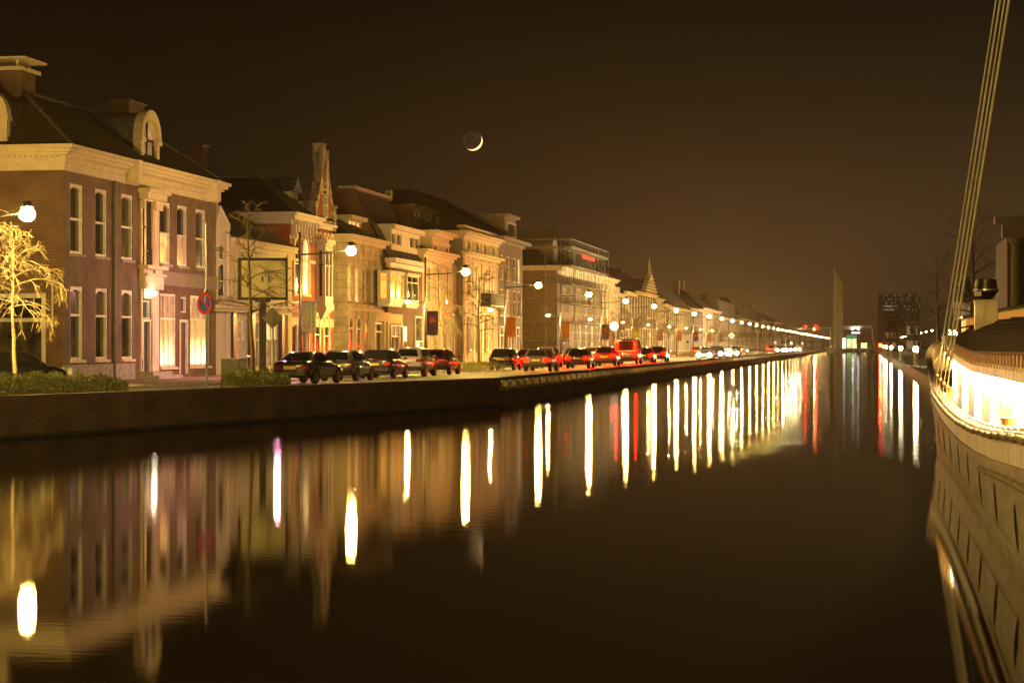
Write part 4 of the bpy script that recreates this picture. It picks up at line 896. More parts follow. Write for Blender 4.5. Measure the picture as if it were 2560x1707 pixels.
# scaffold
mat('scaffold_tube', (.30, .28, .25), .5, metal=.4)
sc = thing('scaffold', 'tall tubular scaffold with planks and ladders wrapped round the corner building', 'scaffold', (F+1.2, yTa-1, G))
ys = [yTa-2.0+k*3.4 for k in range(11)]; zs = [G+2.1*k for k in range(1, 7)]
mb = MB(); zt_ = zT+3.3
for x_ in (F+.7, F+1.9):
    for y_ in ys: mb.tube([(x_, y_, G), (x_, y_, zt_)], .03, 5)
for y_ in (yTa-1.9, yTa-.7):
    for k in range(1, 9): mb.tube([(F+1.9-k*3, y_, G), (F+1.9-k*3, y_, zt_-.5)], .03, 5)
mb.build('standards', 'scaffold_tube', sc, org=sc.location)
mb = MB()
for z_ in zs+[zt_-.1, zt_-1.1]:
    for x_ in (F+.7, F+1.9):
        for dz in ((0, 1.0) if z_ < zT else (0,)): mb.tube([(x_, ys[0], z_+dz), (x_, ys[-1], z_+dz)], .026, 5)
    for y_ in ys: mb.tube([(F+.7, y_, z_), (F+1.9, y_, z_)], .04, 4)
    for y_ in (yTa-1.9, yTa-.7): mb.tube([(F+1.9, y_, z_), (F-23, y_, z_)], .04, 5)
mb.build('ledgers', 'scaffold_tube', sc, org=sc.location)
mb = MB()
for i, (a, b_) in enumerate(zip(ys[:-1:2], ys[1::2])):
    for k, z_ in enumerate(zs[:-1]): mb.tube([(F+1.95, a if (k+i) % 2 else b_, z_), (F+1.95, b_ if (k+i) % 2 else a, zs[k+1])], .018, 4)
    mb.tube([(F+1.95, a, G), (F+1.95, b_, zs[0])], .018, 4)
mb.build('braces', 'scaffold_tube', sc, org=sc.location)
mb = MB()
for z_ in zs[::1]: mb.box(F+.75, F+1.85, ys[0], ys[-1], z_-.09, z_-.045)
mb.build('planks', mat('plank', (.24, .17, .10), .9, var=.3), sc, org=sc.location)
for k, z_ in enumerate(zs[:-1]):
    mb = MB(); y_ = ys[1]+.6; x_ = F+1.6
    for d in (0, .45): mb.tube([(x_, y_+d+k*.0, z_-2.1 if k == 0 else z_), (x_, y_+d+.3, z_+2.4)], .03, 4)
    for j in range(8): mb.tube([(x_, y_+.04*j, z_+.3*j), (x_, y_+.45+.04*j, z_+.3*j)], .02, 4)
    mb.build('ladder', 'scaffold_tube', sc, org=sc.location)
# ------------------------------------------------------------------ farther houses on the left bank
def plain_house(label, ya, yb, ze, zr, kind, wallm, roofm, lit=(), x=F, depth=11, fl=2, rows=None, group='old houses along the left bank', chim=()):
    ff = front(x); root = house(label, ya, x, group)
    n = max(2, int((yb-ya)/3.6)); st = (yb-ya)/n; holes = []; k = 0
    fh = (ze-G)/fl
    for f_ in range(fl):
        for i in range(n):
            c_ = ya+st*(i+.5); hw = .62 if f_ else 1.0
            holes.append((c_-hw, c_+hw, G+fh*f_+(1.0 if f_ else .5), G+fh*(f_+1)-.55))
    wall(root, ff, ya, yb, G, ze, holes, wallm, 'front_wall'); body(root, x, x-depth, ya, yb, G, ze, wallm)
    for i, h in enumerate(holes): window(root, ff, h, w=.14, tr=.66, pm=('lit_warm' if i in lit else ('lit_dim' if (i*7+int(ya)) % 5 == 0 else ('glass_curtain' if i % 3 else 'glass_dark'))), dep=.1)
    cornice(root, [(ff, ya, yb, [(ze-.3, ze, .2), (ze, ze+.2, .5)])], 'cream_stone')
    if kind == 'hip': rf = hip_roof(root, x, x-depth, ya, yb, ze+.2, zr, min((yb-ya)*.42, depth*.42), roofm, .2)
    elif kind == 'flat': rf = hip_roof(root, x, x-depth, ya, yb, ze+.2, zr, .9, roofm, .2)
    else:
        mb = MB(); mb.prism([(x+.3, ya, ze+.2), (x-depth/2, ya, zr), (x-depth-.3, ya, ze+.2)], (0, yb-ya, 0)); rf = mb.build('roof', roofm, root, org=root.location)
    for cy_, cz, sx, sy in chim: chimney(root, x-depth/2, cy_, ze+1, cz, sx, sy, parent=rf, m='brick_dark')
    return root
def zat(px, py, x=F): return onx(px, py, x)[1]
def yat(px, x=F): return onx(px, 800, x)[0]
hA = plain_house('dark roofed house with a stepped stone gable and spire', yat(1590)+.02, yat(1640), zat(1600, 733), zat(1610, 692, F-5), 'gable', 'brick_dark', 'roof_slates', lit=(2, 5))
mb = MB(); ya = yat(1612); yb = yat(1640); ze = zat(1620, 732); zp = zat(1628, 690); c_ = (ya+yb)/2
for k in range(6): w2 = (yb-ya)/2*(1-k/6.2); mb.fbox(fr, c_-w2, c_+w2, ze+(zp-ze)*k/6, ze+(zp-ze)*(k+1)/6, -.5, .1)
mb.build('stepped_gable', 'brick_red', hA, org=hA.location)
mb = MB()
for k in range(6): w2 = (yb-ya)/2*(1-k/6.2)+.15; mb.fbox(fr, c_-w2, c_+w2, ze+(zp-ze)*(k+1)/6-.25, ze+(zp-ze)*(k+1)/6+.05, -.6, .22)
mb.lathe((F-.2, c_, zp), [(.5, 0), (.3, .8), (.1, 2.2), (.02, 3.0)], 8); mb.build('gable_coping', 'cream_stone', hA, org=hA.location)
FAR = [ # px0, px1, eave row, ridge row, kind, wall, roof, label, chimneys(px, top row)
 (1536,1561,735,697,'gable','brick_dark','roof_slates','dark gabled house with a tall chimney just beyond the scaffolding',((1556,672),)),
 (1561,1590,731,688,'gable','brick_brown','roof_slates','tall dark roofed house left of the stepped gable',()),
 (1640,1656,748,727,'gable','cream_plaster','roof_tiles','narrow cream house right of the stepped gable with a slim chimney',((1652,718),)),
 (1656,1672,762,742,'hip','brick_dark','roof_slates','low dark house at the left foot of the pyramid roof',()),
 (1672,1726,768,724,'hip','grey_plaster','roof_slates','broad house whose pyramid roof carries a large twin chimney stack',((1697,703),(1709,702))),
 (1726,1742,772,752,'gable','brick_brown','roof_tiles','small house at the right foot of the pyramid roof',()),
 (1742,1757,774,750,'gable','brick_dark','roof_slates','narrow house left of the high central chimney',()),
 (1757,1782,771,745,'hip','cream_plaster','roof_tiles','house with a high central chimney beside the flat-roofed block',((1765,737),)),
 (1782,1800,778,765,'gable','brick_dark','roof_slates','low house just before the box-shaped roof',()),
 (1800,1843,794,757,'flat','brick_brown','roof_slates','box-shaped house with a tall flat-topped dark roof',()),
 (1843,1856,800,786,'gable','grey_plaster','roof_tiles','low grey house between the flat roof and the pointed roof',()),
 (1856,1905,798,765,'hip','brick_dark','roof_tiles','house with a steep pyramid roof and a pointed chimney',((1881,760),)),
 (1905,1922,801,781,'gable','cream_plaster','roof_slates','cream house right of the pointed pyramid roof',()),
 (1922,1936,804,790,'gable','brick_dark','roof_tiles','dark house before the far clump of trees',()),
 (1936,1952,806,796,'hip','grey_plaster','roof_tiles','last low house before the dark clump of trees',())]
for i_, (p0, p1, er, rr, kd, wm, rm, lb, ch) in enumerate(FAR):
    pm_ = (p0+p1)/2
    plain_house(lb, yat(p0)+.02, yat(p1), zat(p0, er), zat(pm_, rr, F-5 if kd != 'flat' else F-1), kd, wm, rm, lit=tuple(range(i_ % 3, 6+i_, 4)), chim=tuple((yat(a, F-5), zat(a, b, F-5), .6, 1.0+.02*(a-1500)/4) for a, b in ch))
for i, (a, b_) in enumerate(((1955, 1985), (1987, 2010), (2012, 2032), (2034, 2056))):
    plain_house(('row of low lit houses beneath the far dark trees', 'far lit house left of the traffic lights', 'far lit house under the traffic lights', 'farthest lit house beside the pylon')[i], yat(a), yat(b_), 6.5+i*.5, 9.5, 'gable', 'brick_brown', 'roof_tiles', lit=tuple(range(0, 90, 3)), fl=2)
# yellow-lit shopfront sign boards along the street
# ------------------------------------------------------------------ right bank: office block, portico, houses
of = thing('office_block', 'distant dark office block with broken rows of small lit windows', 'office building', (60, 1180, .6), group=None)
def rb_(px, D): v = atd(px, D); return v
a = atd(2206, 1200); b_ = atd(2302, 1200); zt_ = atd(2250, 1200, 735).z
dirx = (b_-a); dirx.z = 0; nrm = Vector((-dirx.y, dirx.x, 0)).normalized()
if nrm.y < 0: nrm = -nrm
def foff(s, z, d): p = a+dirx*s-nrm*d; return (p.x, p.y, z)
mb = MB(); mb.hexa([foff(0, .6, 0), foff(1, .6, 0), foff(1, .6, -15), foff(0, .6, -15), foff(0, zt_, 0), foff(1, zt_, 0), foff(1, zt_, -15), foff(0, zt_, -15)])
0 and mb.hexa([foff(.28, zt_, -4), foff(.40, zt_, -4), foff(.40, zt_, -10), foff(.28, zt_, -10), foff(.28, zt_+7, -4), foff(.40, zt_+7, -4), foff(.40, zt_+7, -10), foff(.28, zt_+7, -10)])
mb.build('wall', mat('office_wall', (.10, .085, .07), .8), of, org=of.location)
random.seed(8)
for r, (py, dens) in enumerate(((739, .35), (748, .4), (757, .2), (765.5, .75), (774.5, .5), (783, .06), (792, .1))):
    z_ = atd(2250, 1200, py).z; mb = MB(); md_ = MB()
    for k in range(48):
        s0 = .02+k/50; p = random.random()*(1.5 if k > 14 or r < 3 else .6); t = mb if p < dens*.7 else md_
        t.hexa([foff(s0, z_-.4, .0), foff(s0+.013, z_-.4, .0), foff(s0+.013, z_-.4, .1), foff(s0, z_-.4, .1), foff(s0, z_+.4, .0), foff(s0+.013, z_+.4, .0), foff(s0+.013, z_+.4, .1), foff(s0, z_+.4, .1)])
    if mb.v: tag(mb.build('lit_windows', emit('office_light', (1, .88, .6), .45), of, org=of.location), 'broken row of lit office windows')
    if md_.v: tag(md_.build('dark_windows', 'glass_dark', of, org=of.location), kind='stuff')
def rhouse(label, px0, px1, D, h, cols, lit, group='buildings on the right bank'):
    a_, b2 = atd(px0, D), atd(px1, D); root = thing('house', label, 'house', (a_.x, a_.y, .58), group=group)
    y_ = a_.y; x0, x1 = a_.x, b2.x; ff = sidew(y_); holes = []
    for f_ in range(2):
        for i in range(cols): c_ = x0+(x1-x0)*(i+.5)/cols; holes.append((c_-.5, c_+.5, 1.4+f_*3.3, 3.3+f_*3.3))
    wall(root, ff, x0, x1, .58, .58+h, holes, 'brick_brown', 'front_wall')
    for i, q in enumerate(holes): window(root, ff, q, w=.12, pm='lit_dim' if i in lit else 'glass_dark')
    mb = MB(); mb.box(x0, x1, y_+.3, y_+9, .58, .58+h-.05); mb.build('rear_walls', 'brick_dark', root, org=root.location)
    mb = MB(); mb.prism([(x0-.2, y_-.2, .58+h), (x1+.2, y_-.2, .58+h), ((x0+x1)/2, y_-.2, .58+h+2.5)], (0, 9, 0)); mb.build('roof', 'roof_tiles', root, org=root.location)
    return root
rhouse('small house with lit windows just left of the ship chimney', 2392, 2436, 210, 6.5, 3, (3, 4))
rhouse('low house with a lit cornice right of the ship chimney', 2494, 2524, 170, 6.0, 3, (1, 3, 4))
rhouse('pale house under the trees behind the bicycles', 2268, 2300, 480, 7.0, 4, (0, 1, 2, 4, 6))
rhouse('far house on the right bank right of the red light', 2215, 2245, 700, 7.5, 5, (0, 2, 3, 5, 7))
po = thing('portico_building', 'hazy tall building with columns and a lit cornice at the right edge', 'building', (45, 140, .58))
a_ = atd(2522, 140); y_ = a_.y; ff = sidew(y_); zc = atd(2530, 140, 590).z
mb = MB(); mb.box(a_.x, a_.x+22, y_+1.6, y_+14, .58, zc); mb.build('wall', 'office_wall', po, org=po.location)
mb = MB()
for k in range(5): x_ = a_.x+.5+k*2.6; mb.lathe((x_, y_+.6, .58), [(.5, 0), (.42, .3), (.36, 2), (.32, zc-1.2), (.5, zc-.9), (.5, zc-.6)], 12)
mb.build('columns', 'grey_plaster', po, org=po.location)
mb = MB(); mb.box(a_.x-.4, a_.x+22, y_-.1, y_+1.6, zc-.1, zc+.8); mb.box(a_.x-.9, a_.x+22.3, y_-.6, y_+1.6, zc+.8, zc+1.3); mb.build('entablature', 'grey_plaster', po, org=po.location)
# ================================================================== street lamps
def text(name, s, size, m, parent, loc, rot, ext=.004, align='CENTER'):
    cu = bpy.data.curves.new(name, 'FONT'); cu.body = s; cu.size = size; cu.extrude = ext; cu.align_x = align; cu.align_y = 'CENTER'
    o = bpy.data.objects.new(name, cu); COL.objects.link(o); cu.materials.append(MATS[m] if isinstance(m, str) else m)
    bpy.context.view_layer.update()
    me = bpy.data.meshes.new_from_object(o.evaluated_get(bpy.context.evaluated_depsgraph_get())); me.name = name
    bpy.data.objects.remove(o, do_unlink=True); o = bpy.data.objects.new(name, me); COL.objects.link(o)
    o.location = loc; o.rotation_euler = rot; o.parent = parent; return o
def make_lamp(pl, r=.235, second=True, arm=2.55, gm='lamp_globe'):
    root = thing('street_lamp', 'lamp', 'street lamp')
    mb = MB(); mb.tube([(0, 0, 0), (0, 0, 1.2), (0, 0, 7.1)], [.10, .085, .055], 8); mb.build('pole', 'lamp_pole', root, smooth=True)
    mb = MB(); mb.tube([(0, 0, 6.0), (arm*.5, 0, 6.06), (arm-.1, 0, 6.22)], [.05, .04, .035], 6); mb.tube([(0, 0, 6.95), (arm-.7, 0, 6.22)], .012, 4); mb.build('arm', 'lamp_pole', root)
    mb = MB(); mb.lathe((arm, 0, 6.22), [(.05, .40), (.16, .36), (r*.62, .29), (r*.86, .20), (r*.8, .17), (r*.5, .24)], 18); hd = mb.build('lamp_head', 'lamp_pole', root)
    mb = MB(); mb.lathe((arm, 0, 6.15), [(r*math.cos(t)*1.0, r*.86*math.sin(t)) for t in [-1.5+3.0*i/8 for i in range(9)]], 16); mb.build('lamp_glass', pl if pl == 'lamp_far' else gm, root, smooth=True)
    if second:
        mb = MB(); mb.tube([(0, 0, 4.2), (-1.0, 0, 4.32)], .025, 5); mb.lathe((-1.15, 0, 4.36), [(.02, .10), (.10, .07), (.16, 0)], 10); mb.build('path_light_arm', 'lamp_pole', root)
        mb = MB(); mb.lathe((-1.15, 0, 4.33), [(.13, .0), (.12, -.05), (.06, -.09)], 12); mb.build('path_light', pl, root)
        if pl == 'path_lamp_light': mb = MB(); mb.box(-.99, -.975, -.14, .14, 4.17, 4.42); mb.build('light_shield', 'lamp_pole', root)  # plate added to keep this lamp's streak off the water
    return root
mat('lamp_pole', (.09, .085, .10), .35, metal=.5)
LA = {k: make_lamp(k) for k in ('path_lamp_light', 'path_lamp_dim')}
used = set()
BAN = ['white', 'purple', 'orange', 'green', 'purple', 'yellow', 'brown', 'orange', 'purple', 'orange', 'green', 'orange']
ordn = ['second', 'third', 'fourth', 'fifth', 'sixth', 'seventh', 'eighth', 'ninth', 'tenth', 'eleventh', 'twelfth', 'thirteenth']
for k in range(46):
    D = 103+29.3*k; p = ud(-27.5, D, .70)
    key = 'path_lamp_light' if k == 0 else 'path_lamp_dim'
    if k > 10:
        key = 'plain'
        if key not in LA: LA[key] = make_lamp('path_lamp_dim', r=.19, second=False)
    if k > 16:
        key = 'far'
        if key not in LA: LA[key] = make_lamp('lamp_far', r=.26, second=False)
    o = LA[key] if key not in used else copy_tree(LA[key]); used.add(key)
    o.location = p
    if k < 12: lb = f'tall street lamp with a {BAN[k]} banner, {ordn[k]} lamp from the left'
    elif k < 24: lb = 'small street lamp between the far parked cars and the red traffic lights'
    else: lb = 'tiny far street lamp in the string of lights left of the pylon'
    tag(o, lb, 'street lamp', 'street lamps along the left bank')
o = make_lamp('path_lamp_dim', r=.27, gm='lamp_first'); q = atd(68, 73); o.location = (q.x-2.55, q.y, .65); tag(o, 'nearest street lamp, glaring above the lit tree at the far left', 'street lamp', 'street lamps along the left bank')
o = copy_tree(LA['path_lamp_dim']); o.location = ud(-35, 57, .65); tag(o, 'added street lamp on the road bend, unseen past the left edge', 'street lamp', 'street lamps along the left bank')  # unseen lamp added to light the no-parking sign and hedge
o = make_lamp('path_lamp_dim', r=.3, second=False); o.location = ud(-17, 597, .6); tag(o, 'street lamp added beside the traffic light gantry to brighten the pylon', 'street lamp', 'street lamps along the left bank')  # lamp added to brighten the pylon
# unseen lamps added on the near quay to light the ship and wall
LA['near'] = make_lamp('path_lamp_dim', r=.5, second=False); o = LA['near']; o.location = (-9, -.5, .6); tag(o, 'added unseen street lamp on the near quay, left of the viewer, outside the picture', 'street lamp', 'added unseen lamps on the near quay')
o = copy_tree(LA['near']); o.location = (-3.5, -2.5, .6); tag(o, 'added unseen street lamp on the near quay just behind the viewer', 'street lamp', 'added unseen lamps on the near quay')
for k in range(26):
    D = 640+62*k; o = copy_tree(LA['far']); o.location = ud(22.5, D, .6); o.rotation_euler = (0, 0, math.pi)
    tag(o, 'distant lamp in the string along the right bank beyond the red light', 'street lamp', 'street lamps along the right bank')
for D in (205,):
    o = copy_tree(LA['plain']); o.location = ud(27, D, .6); o.rotation_euler = (0, 0, math.pi); tag(o, 'assumed street lamp on the right bank, unseen past the right edge', 'street lamp', 'street lamps along the right bank')  # unseen lamp assumed at the right, added to light the haze and trees
# banners
def banner(k, kind):
    extra = {1: 'the first purple one, left of the yellow tree', 2: 'the leftmost orange one', 3: 'the leftmost green one'}
    D = 103+29.3*k; p = ud(-27.5, D, .70)
    cols = dict(white=(.62, .66, .60), purple=(.085, .05, .13), orange=(.62, .26, .02), green=(.22, .24, .02), yellow=(.75, .58, .0), brown=(.22, .05, .02))
    mat('banner_'+kind, cols[kind], .6, var=.08)
    b = thing('banner', {'white': 'white banner with pale lettering on the lamp pole nearest the red house', 'purple': 'purple banner with a red flower', 'orange': 'orange banner with small red lettering', 'green': 'olive green banner hanging',
                         'yellow': 'bright yellow banner left of the round sign', 'brown': 'dark red-brown banner above the small round sign'}[kind]+('' if kind in ('white', 'yellow', 'brown') else f' on the {ordn[k]} lamp pole from the left'), 'banner', (p.x, p.y, 2.95), group='banners on the lamp poles')
    zt = 1.62; n = 10; mb = MB(); W, H = .72, 1.5
    A, B = [], []
    for i in range(n+1):
        x = .09+W*i/n; y = -.012*math.sin(i*2.4); A.append((x, y, -H*.5+zt-.9+(.03*math.sin(i*.9)))); B.append((x, y*.3, H*.5+zt-.9))
    for i in range(n): mb.quad(A[i], A[i+1], B[i+1], B[i])
    for v in mb.v: v.z += 0
    mb.build('cloth', 'banner_'+kind, b)
    mb = MB(); 
    for z in (-H*.5+zt-.9-.02, H*.5+zt-.9+.02): mb.tube([(0, 0, z), (W+.12, 0, z)], .018, 5)
    mb.build('bracket', 'galvanised', b)
    zc = zt-.9
    if kind == 'white':
        text('lettering', "Vier\n'tEind!", .19, mat('banner_ink', (.75, .60, .25), .6), b, (.45, -.02, zc+.02), (math.pi/2, 0, 0))
        for i, x in enumerate((.22, .45, .68)): mb = MB(); mb.lathe((x, -.018, zc-.48-.03*(i == 1)), [(.06, -.004), (.06, .004)], 8, 'y'); mb.build('star', mat('star_ink', (.8, .35, .15), .6), b)
    if kind == 'purple':
        mb = MB()
        for i in range(8):
            a = i*math.pi/4+.39; c1, s1 = math.cos(a), math.sin(a); q = lambda r, t: (.45+r*math.cos(a+t)*.92, -.016, zc+.2+r*math.sin(a+t))
            mb.add([q(.04, 0), q(.2, -.26), q(.36, 0), q(.2, .26)], [(0, 1, 2, 3)])
        mb.build('flower_emblem', mat('flower_ink', (.75, .05, .06), .6), b)
        text('lettering', '2023\nTIKPNZ', .105, 'white_paint', b, (.45, -.02, zc+.2), (math.pi/2, 0, 0)); text('small_lettering', 'MAAKT HET', .05, 'flower_ink', b, (.45, -.02, zc-.22), (math.pi/2, 0, 0))
    if kind in ('orange', 'brown', 'yellow', 'green'):
        text('lettering', 'Winter', .16, mat('ink_'+kind, {'orange': (.6, .06, .01), 'brown': (.7, .5, .3), 'yellow': (.45, .35, 0), 'green': (.5, .5, .08)}[kind], .6), b, (.45, -.02, zc), (math.pi/2, 0, 0))
for k, kind in enumerate(BAN): banner(k, kind)
# ================================================================== cars
def paint(name, col, rough=.22, metal=.3):
    return mat(name, col, rough, metal=metal, var=.03, coat=1.0, spec=.5)
paint('paint_black', (.012, .012, .014)); paint('paint_grey', (.14, .135, .14)); paint('paint_navy', (.02, .02, .035)); paint('paint_cream', (.72, .68, .58), metal=0)
paint('paint_red', (.32, .02, .015)); paint('paint_silver', (.42, .40, .38), metal=.6); paint('paint_white', (.75, .74, .72), metal=0)
mat('car_glass', (.012, .014, .014), .04, spec=.9, var=.1); mat('plastic', (.02, .02, .02), .6); mat('rim_metal', (.26, .25, .24), .35, metal=.7)
mat('lens_red', (.30, .008, .008), .15, var=.1, spec=.8); mat('lens_clear', (.5, .5, .5), .1, spec=.9); mat('plate_yellow', (.80, .52, .02), .4, var=.03)
emit('tail_lit', (1, .0001, .0), 330); emit('tail_lit_far', (1, .00004, .0), 1700); emit('head_lit', (1, .78, .40), 5500); emit('head_soft', (1, .9, .7), 60)
SH = dict(
 sedan=dict(L=4.7, W=.91, H=1.43, st=[(-2.35,.76,.42,.90),(-2.28,.85,.30,1.00),(-1.75,.90,.24,1.03),(-.6,.91,.22,.99),(.8,.91,.22,.96),(1.6,.89,.24,.86),(2.15,.83,.30,.76),(2.35,.70,.40,.60)], gh=(-1.72, 1.15, -.95, .30, .80, .60), wb=(-1.38, 1.42)),
 hatch=dict(L=4.1, W=.88, H=1.48, st=[(-2.05,.76,.42,.92),(-1.98,.84,.32,1.00),(-1.4,.88,.26,1.01),(0,.88,.22,.98),(1.0,.87,.22,.94),(1.6,.84,.26,.84),(2.05,.66,.38,.62)], gh=(-1.96, 1.15, -1.55, .30, .78, .62), wb=(-1.2, 1.3)),
 suv=dict(L=4.3, W=.91, H=1.60, st=[(-2.15,.78,.44,1.00),(-2.08,.87,.34,1.08),(-1.5,.91,.28,1.09),(0,.91,.24,1.06),(1.0,.90,.24,1.03),(1.7,.87,.28,.95),(2.15,.70,.40,.70)], gh=(-2.02, 1.05, -1.55, .30, .80, .62), wb=(-1.25, 1.33)),
 van=dict(L=5.2, W=.98, H=2.25, st=[(-2.6,.92,.45,1.10),(-2.56,.95,.34,1.18),(-1.8,.98,.28,1.20),(0,.98,.26,1.20),(1.1,.97,.26,1.18),(1.9,.92,.28,1.05),(2.55,.74,.42,.80)], gh=(-2.54, 1.75, -2.46, .95, .94, .86), wb=(-1.6, 1.75)),
 wagon=dict(L=4.6, W=.90, H=1.48, st=[(-2.3,.77,.42,.92),(-2.22,.85,.32,1.00),(-1.6,.90,.26,1.01),(0,.90,.22,.98),(1.0,.89,.22,.94),(1.8,.86,.26,.85),(2.3,.68,.38,.62)], gh=(-2.15, 1.15, -1.75, .35, .79, .62), wb=(-1.35, 1.4)))
def car(kind, pm, loc, rz, label, group, lit=None, plate=None, name='parked_car', cat='car'):
    S = SH[kind]; root = thing(name, label, cat, loc, rz, group)
    rings = []
    for y, hw, zb, zt in S['st']:
        h = [(hw*.88, zb), (hw*.97, zb+.10), (hw, (zb+zt)/2), (hw*.985, zt-.13), (hw*.90, zt-.02), (hw*.60, zt+.01)]
        rings.append([(x, y, z) for x, z in h]+[(-x, y, z) for x, z in h[::-1]])
    mb = MB(); mb.loft(rings); b = mb.build('body', pm, root, smooth=True)
    m_ = b.modifiers.new('s', 'SUBSURF'); m_.levels = 1; m_.render_levels = 1
    y0, y1, t0, t1, wb_, wt = S['gh']; H = S['H']
    def zbelt(y):
        st = S['st']
        for i in range(len(st)-1):
            if st[i][0] <= y <= st[i+1][0]: f = (y-st[i][0])/(st[i+1][0]-st[i][0]); return st[i][3]*(1-f)+st[i+1][3]*f-.03
        return st[0][3]-.05
    def lev(f, ex=0):  # ring at height fraction f
        f2 = f**1.15; ya = y0+(t0-y0)*f; yb = y1+(t1-y1)*f2; hw = wb_+(wt-wb_)*f
        za = zbelt(y0)*(1-f)+(H-.05)*f; zb = zbelt(y1)*(1-f)+(H-.05)*f; zm = zbelt(0)*(1-f)+(H-.03)*f
        return ya, yb, hw, za, zb, zm
    rings = []
    for f in (0, .5, .92, 1.0):
        ya, yb, hw, za, zb, zm = lev(f); k = 1 if f < 1 else .82
        yy = (ya+yb)/2
        if f == 1: ya += .12; yb -= .15; za += .03; zb += .03; zm += .03
        rings.append([(hw*k*.86, ya, za), (hw*k, ya+.14, za*.8+zm*.2), (hw*k, yy, zm), (hw*k*.98, yb-.2, zb*.8+zm*.2), (hw*k*.82, yb, zb), (-hw*k*.82, yb, zb), (-hw*k*.98, yb-.2, zb*.8+zm*.2), (-hw*k, yy, zm), (-hw*k, ya+.14, za*.8+zm*.2), (-hw*k*.86, ya, za)])
    mb = MB(); mb.loft(rings); g = mb.build('cabin', pm, root, smooth=True); g.modifiers.new('e', 'EDGE_SPLIT').split_angle = .7
    # panes, set a few mm proud of the cabin shell
    a0, b0, h0, za0, zb0, zm0 = lev(.10); a1, b1, h1_, za1, zb1, zm1 = lev(.88); e = .012
    mb = MB(); mb.quad((-h0*.80, a0-e, za0), (h0*.80, a0-e, za0), (h1_*.74, a1-e*2, za1), (-h1_*.74, a1-e*2, za1)); mb.build('rear_window', 'car_glass', root)
    mb = MB(); mb.quad((-h0*.76, b0+e, zb0), (h0*.76, b0+e, zb0), (h1_*.72, b1+e*2, zb1), (-h1_*.72, b1+e*2, zb1)); mb.build('windscreen', 'car_glass', root)
    for s in (1, -1):
        cuts = (.06, .46, .50, .92)
        for c0, c1 in ((cuts[0], cuts[1]), (cuts[2], cuts[3])):
            def P(c, lo):
                if lo: return (s*(h0+e), a0+.14+(b0-.22-a0-.14)*c, zm0+.01-.0*c)
                return (s*(h1_+e), a1+.14+(b1-.2-a1-.14)*c, zm1-.03)
            mb = MB(); mb.quad(P(c0, 1), P(c1, 1), P(c1, 0), P(c0, 0)); mb.build('side_window', 'car_glass', root)
    for s in (1, -1):
        for wy in S['wb']:
            W = S['W']; mb = MB(); mb.lathe((s*(W-.11), wy, .33), [(.23, -.10), (.315, -.105), (.33, -.06), (.33, .06), (.315, .105), (.23, .10)], 20, 'x'); wl = mb.build('wheel', 'rubber', root, smooth=False)
            mb = MB(); cx = s*(W+.002)
            mb.lathe((cx-s*.01, wy, .33), [(.225, -.004), (.235, .004)], 20, 'x')
            for k in range(5): a = k*1.2566; mb.prism([(cx-.006, wy+.03*math.cos(a+1.57), .33+.03*math.sin(a+1.57)), (cx-.006, wy+.22*math.cos(a+.18), .33+.22*math.sin(a+.18)), (cx-.006, wy+.22*math.cos(a-.18), .33+.22*math.sin(a-.18)), (cx-.006, wy-.03*math.cos(a+1.57), .33-.03*math.sin(a+1.57))], (s*.012, 0, 0))
            mb.build('rim', 'rim_metal', wl)
            mb = MB(); n = 10; P0 = [(s*(W-.015), wy+.385*math.cos(math.pi*i/n), .33+.385*math.sin(math.pi*i/n)) for i in range(n+1)]; mb.prism(P0+[(s*(W-.015), wy-.385, .24), (s*(W-.015), wy+.385, .24)], (s*.012, 0, 0)); mb.build('wheel_arch', 'plastic', root)
    yr, hw, zb, zt = S['st'][0]; L = S['L']
    for s in (1, -1):
        zl = zt-.24 if kind != 'suv' else zt-.2
        mb = MB()
        if kind == 'van': mb.box(min(s*.80, s*.955), max(s*.80, s*.955), yr-.047, yr-.03, .85, 1.95)
        else: mb.hexa([(s*(hw-.26), yr-.02, zl), (s*(hw+.045), yr+.05, zl), (s*(hw+.10), yr+.30, zl+.03), (s*(hw-.2), yr+.3, zl), (s*(hw-.22), yr-.005, zl+.16), (s*(hw+.035), yr+.06, zl+.17), (s*(hw+.09), yr+.30, zl+.17), (s*(hw-.2), yr+.3, zl+.16)])
        mb.build('tail_light', ('tail_lit' if lit == 'tail' else ('tail_lit_far' if lit == 'tailfar' else 'lens_red')), root)
        yf, hf = S['st'][-1][0], S['st'][-1][1]; zf = S['st'][-1][3]
        mb = MB(); mb.lathe((s*(hf-.1), yf-.05, zf+.02), [(.14, -.1), (.18, .06), (.12, .10)], 12, 'y'); mb.build('headlight', ('head_lit' if lit == 'head' else 'lens_clear'), root)
        mb = MB(); zz = zbelt(.6)+.03; mb.loft([[(s*(S['W']-.06+d), .74+e, zz+h0), (s*(S['W']-.06+d), .74+e, zz+h1) , (s*(S['W']-.06+d), .86+e, zz+h1-.02), (s*(S['W']-.06+d), .86+e, zz+h0+.02)] for d, e, h0, h1 in ((0, 0, .0, .05), (.05, 0, .0, .10), (.17, -.02, .01, .11), (.20, -.01, .03, .09))]); mb.build('wing_mirror', pm, root, smooth=True)
    mb = MB(); mb.loft([[(-hw*.95, yr-.035, z), (hw*.95, yr-.035, z), (hw*1.08, yr+.2, z), (-hw*1.08, yr+.2, z)] for z in (zb-.06, zb+.12)]); mb.build('rear_bumper', 'plastic', root, bevel=.02)
    pl_ = MB(); zp = zb+.26 if kind != 'sedan' else zb+.24; pl_.box(-.26, .26, yr-.045, yr-.02, zp, zp+.115); p_ = pl_.build('licence_plate', 'plate_yellow', root)
    if plate: text('plate_number', plate, .105, 'plastic', p_, (0, yr-.047, zp+.055), (math.pi/2, 0, 0), .001)
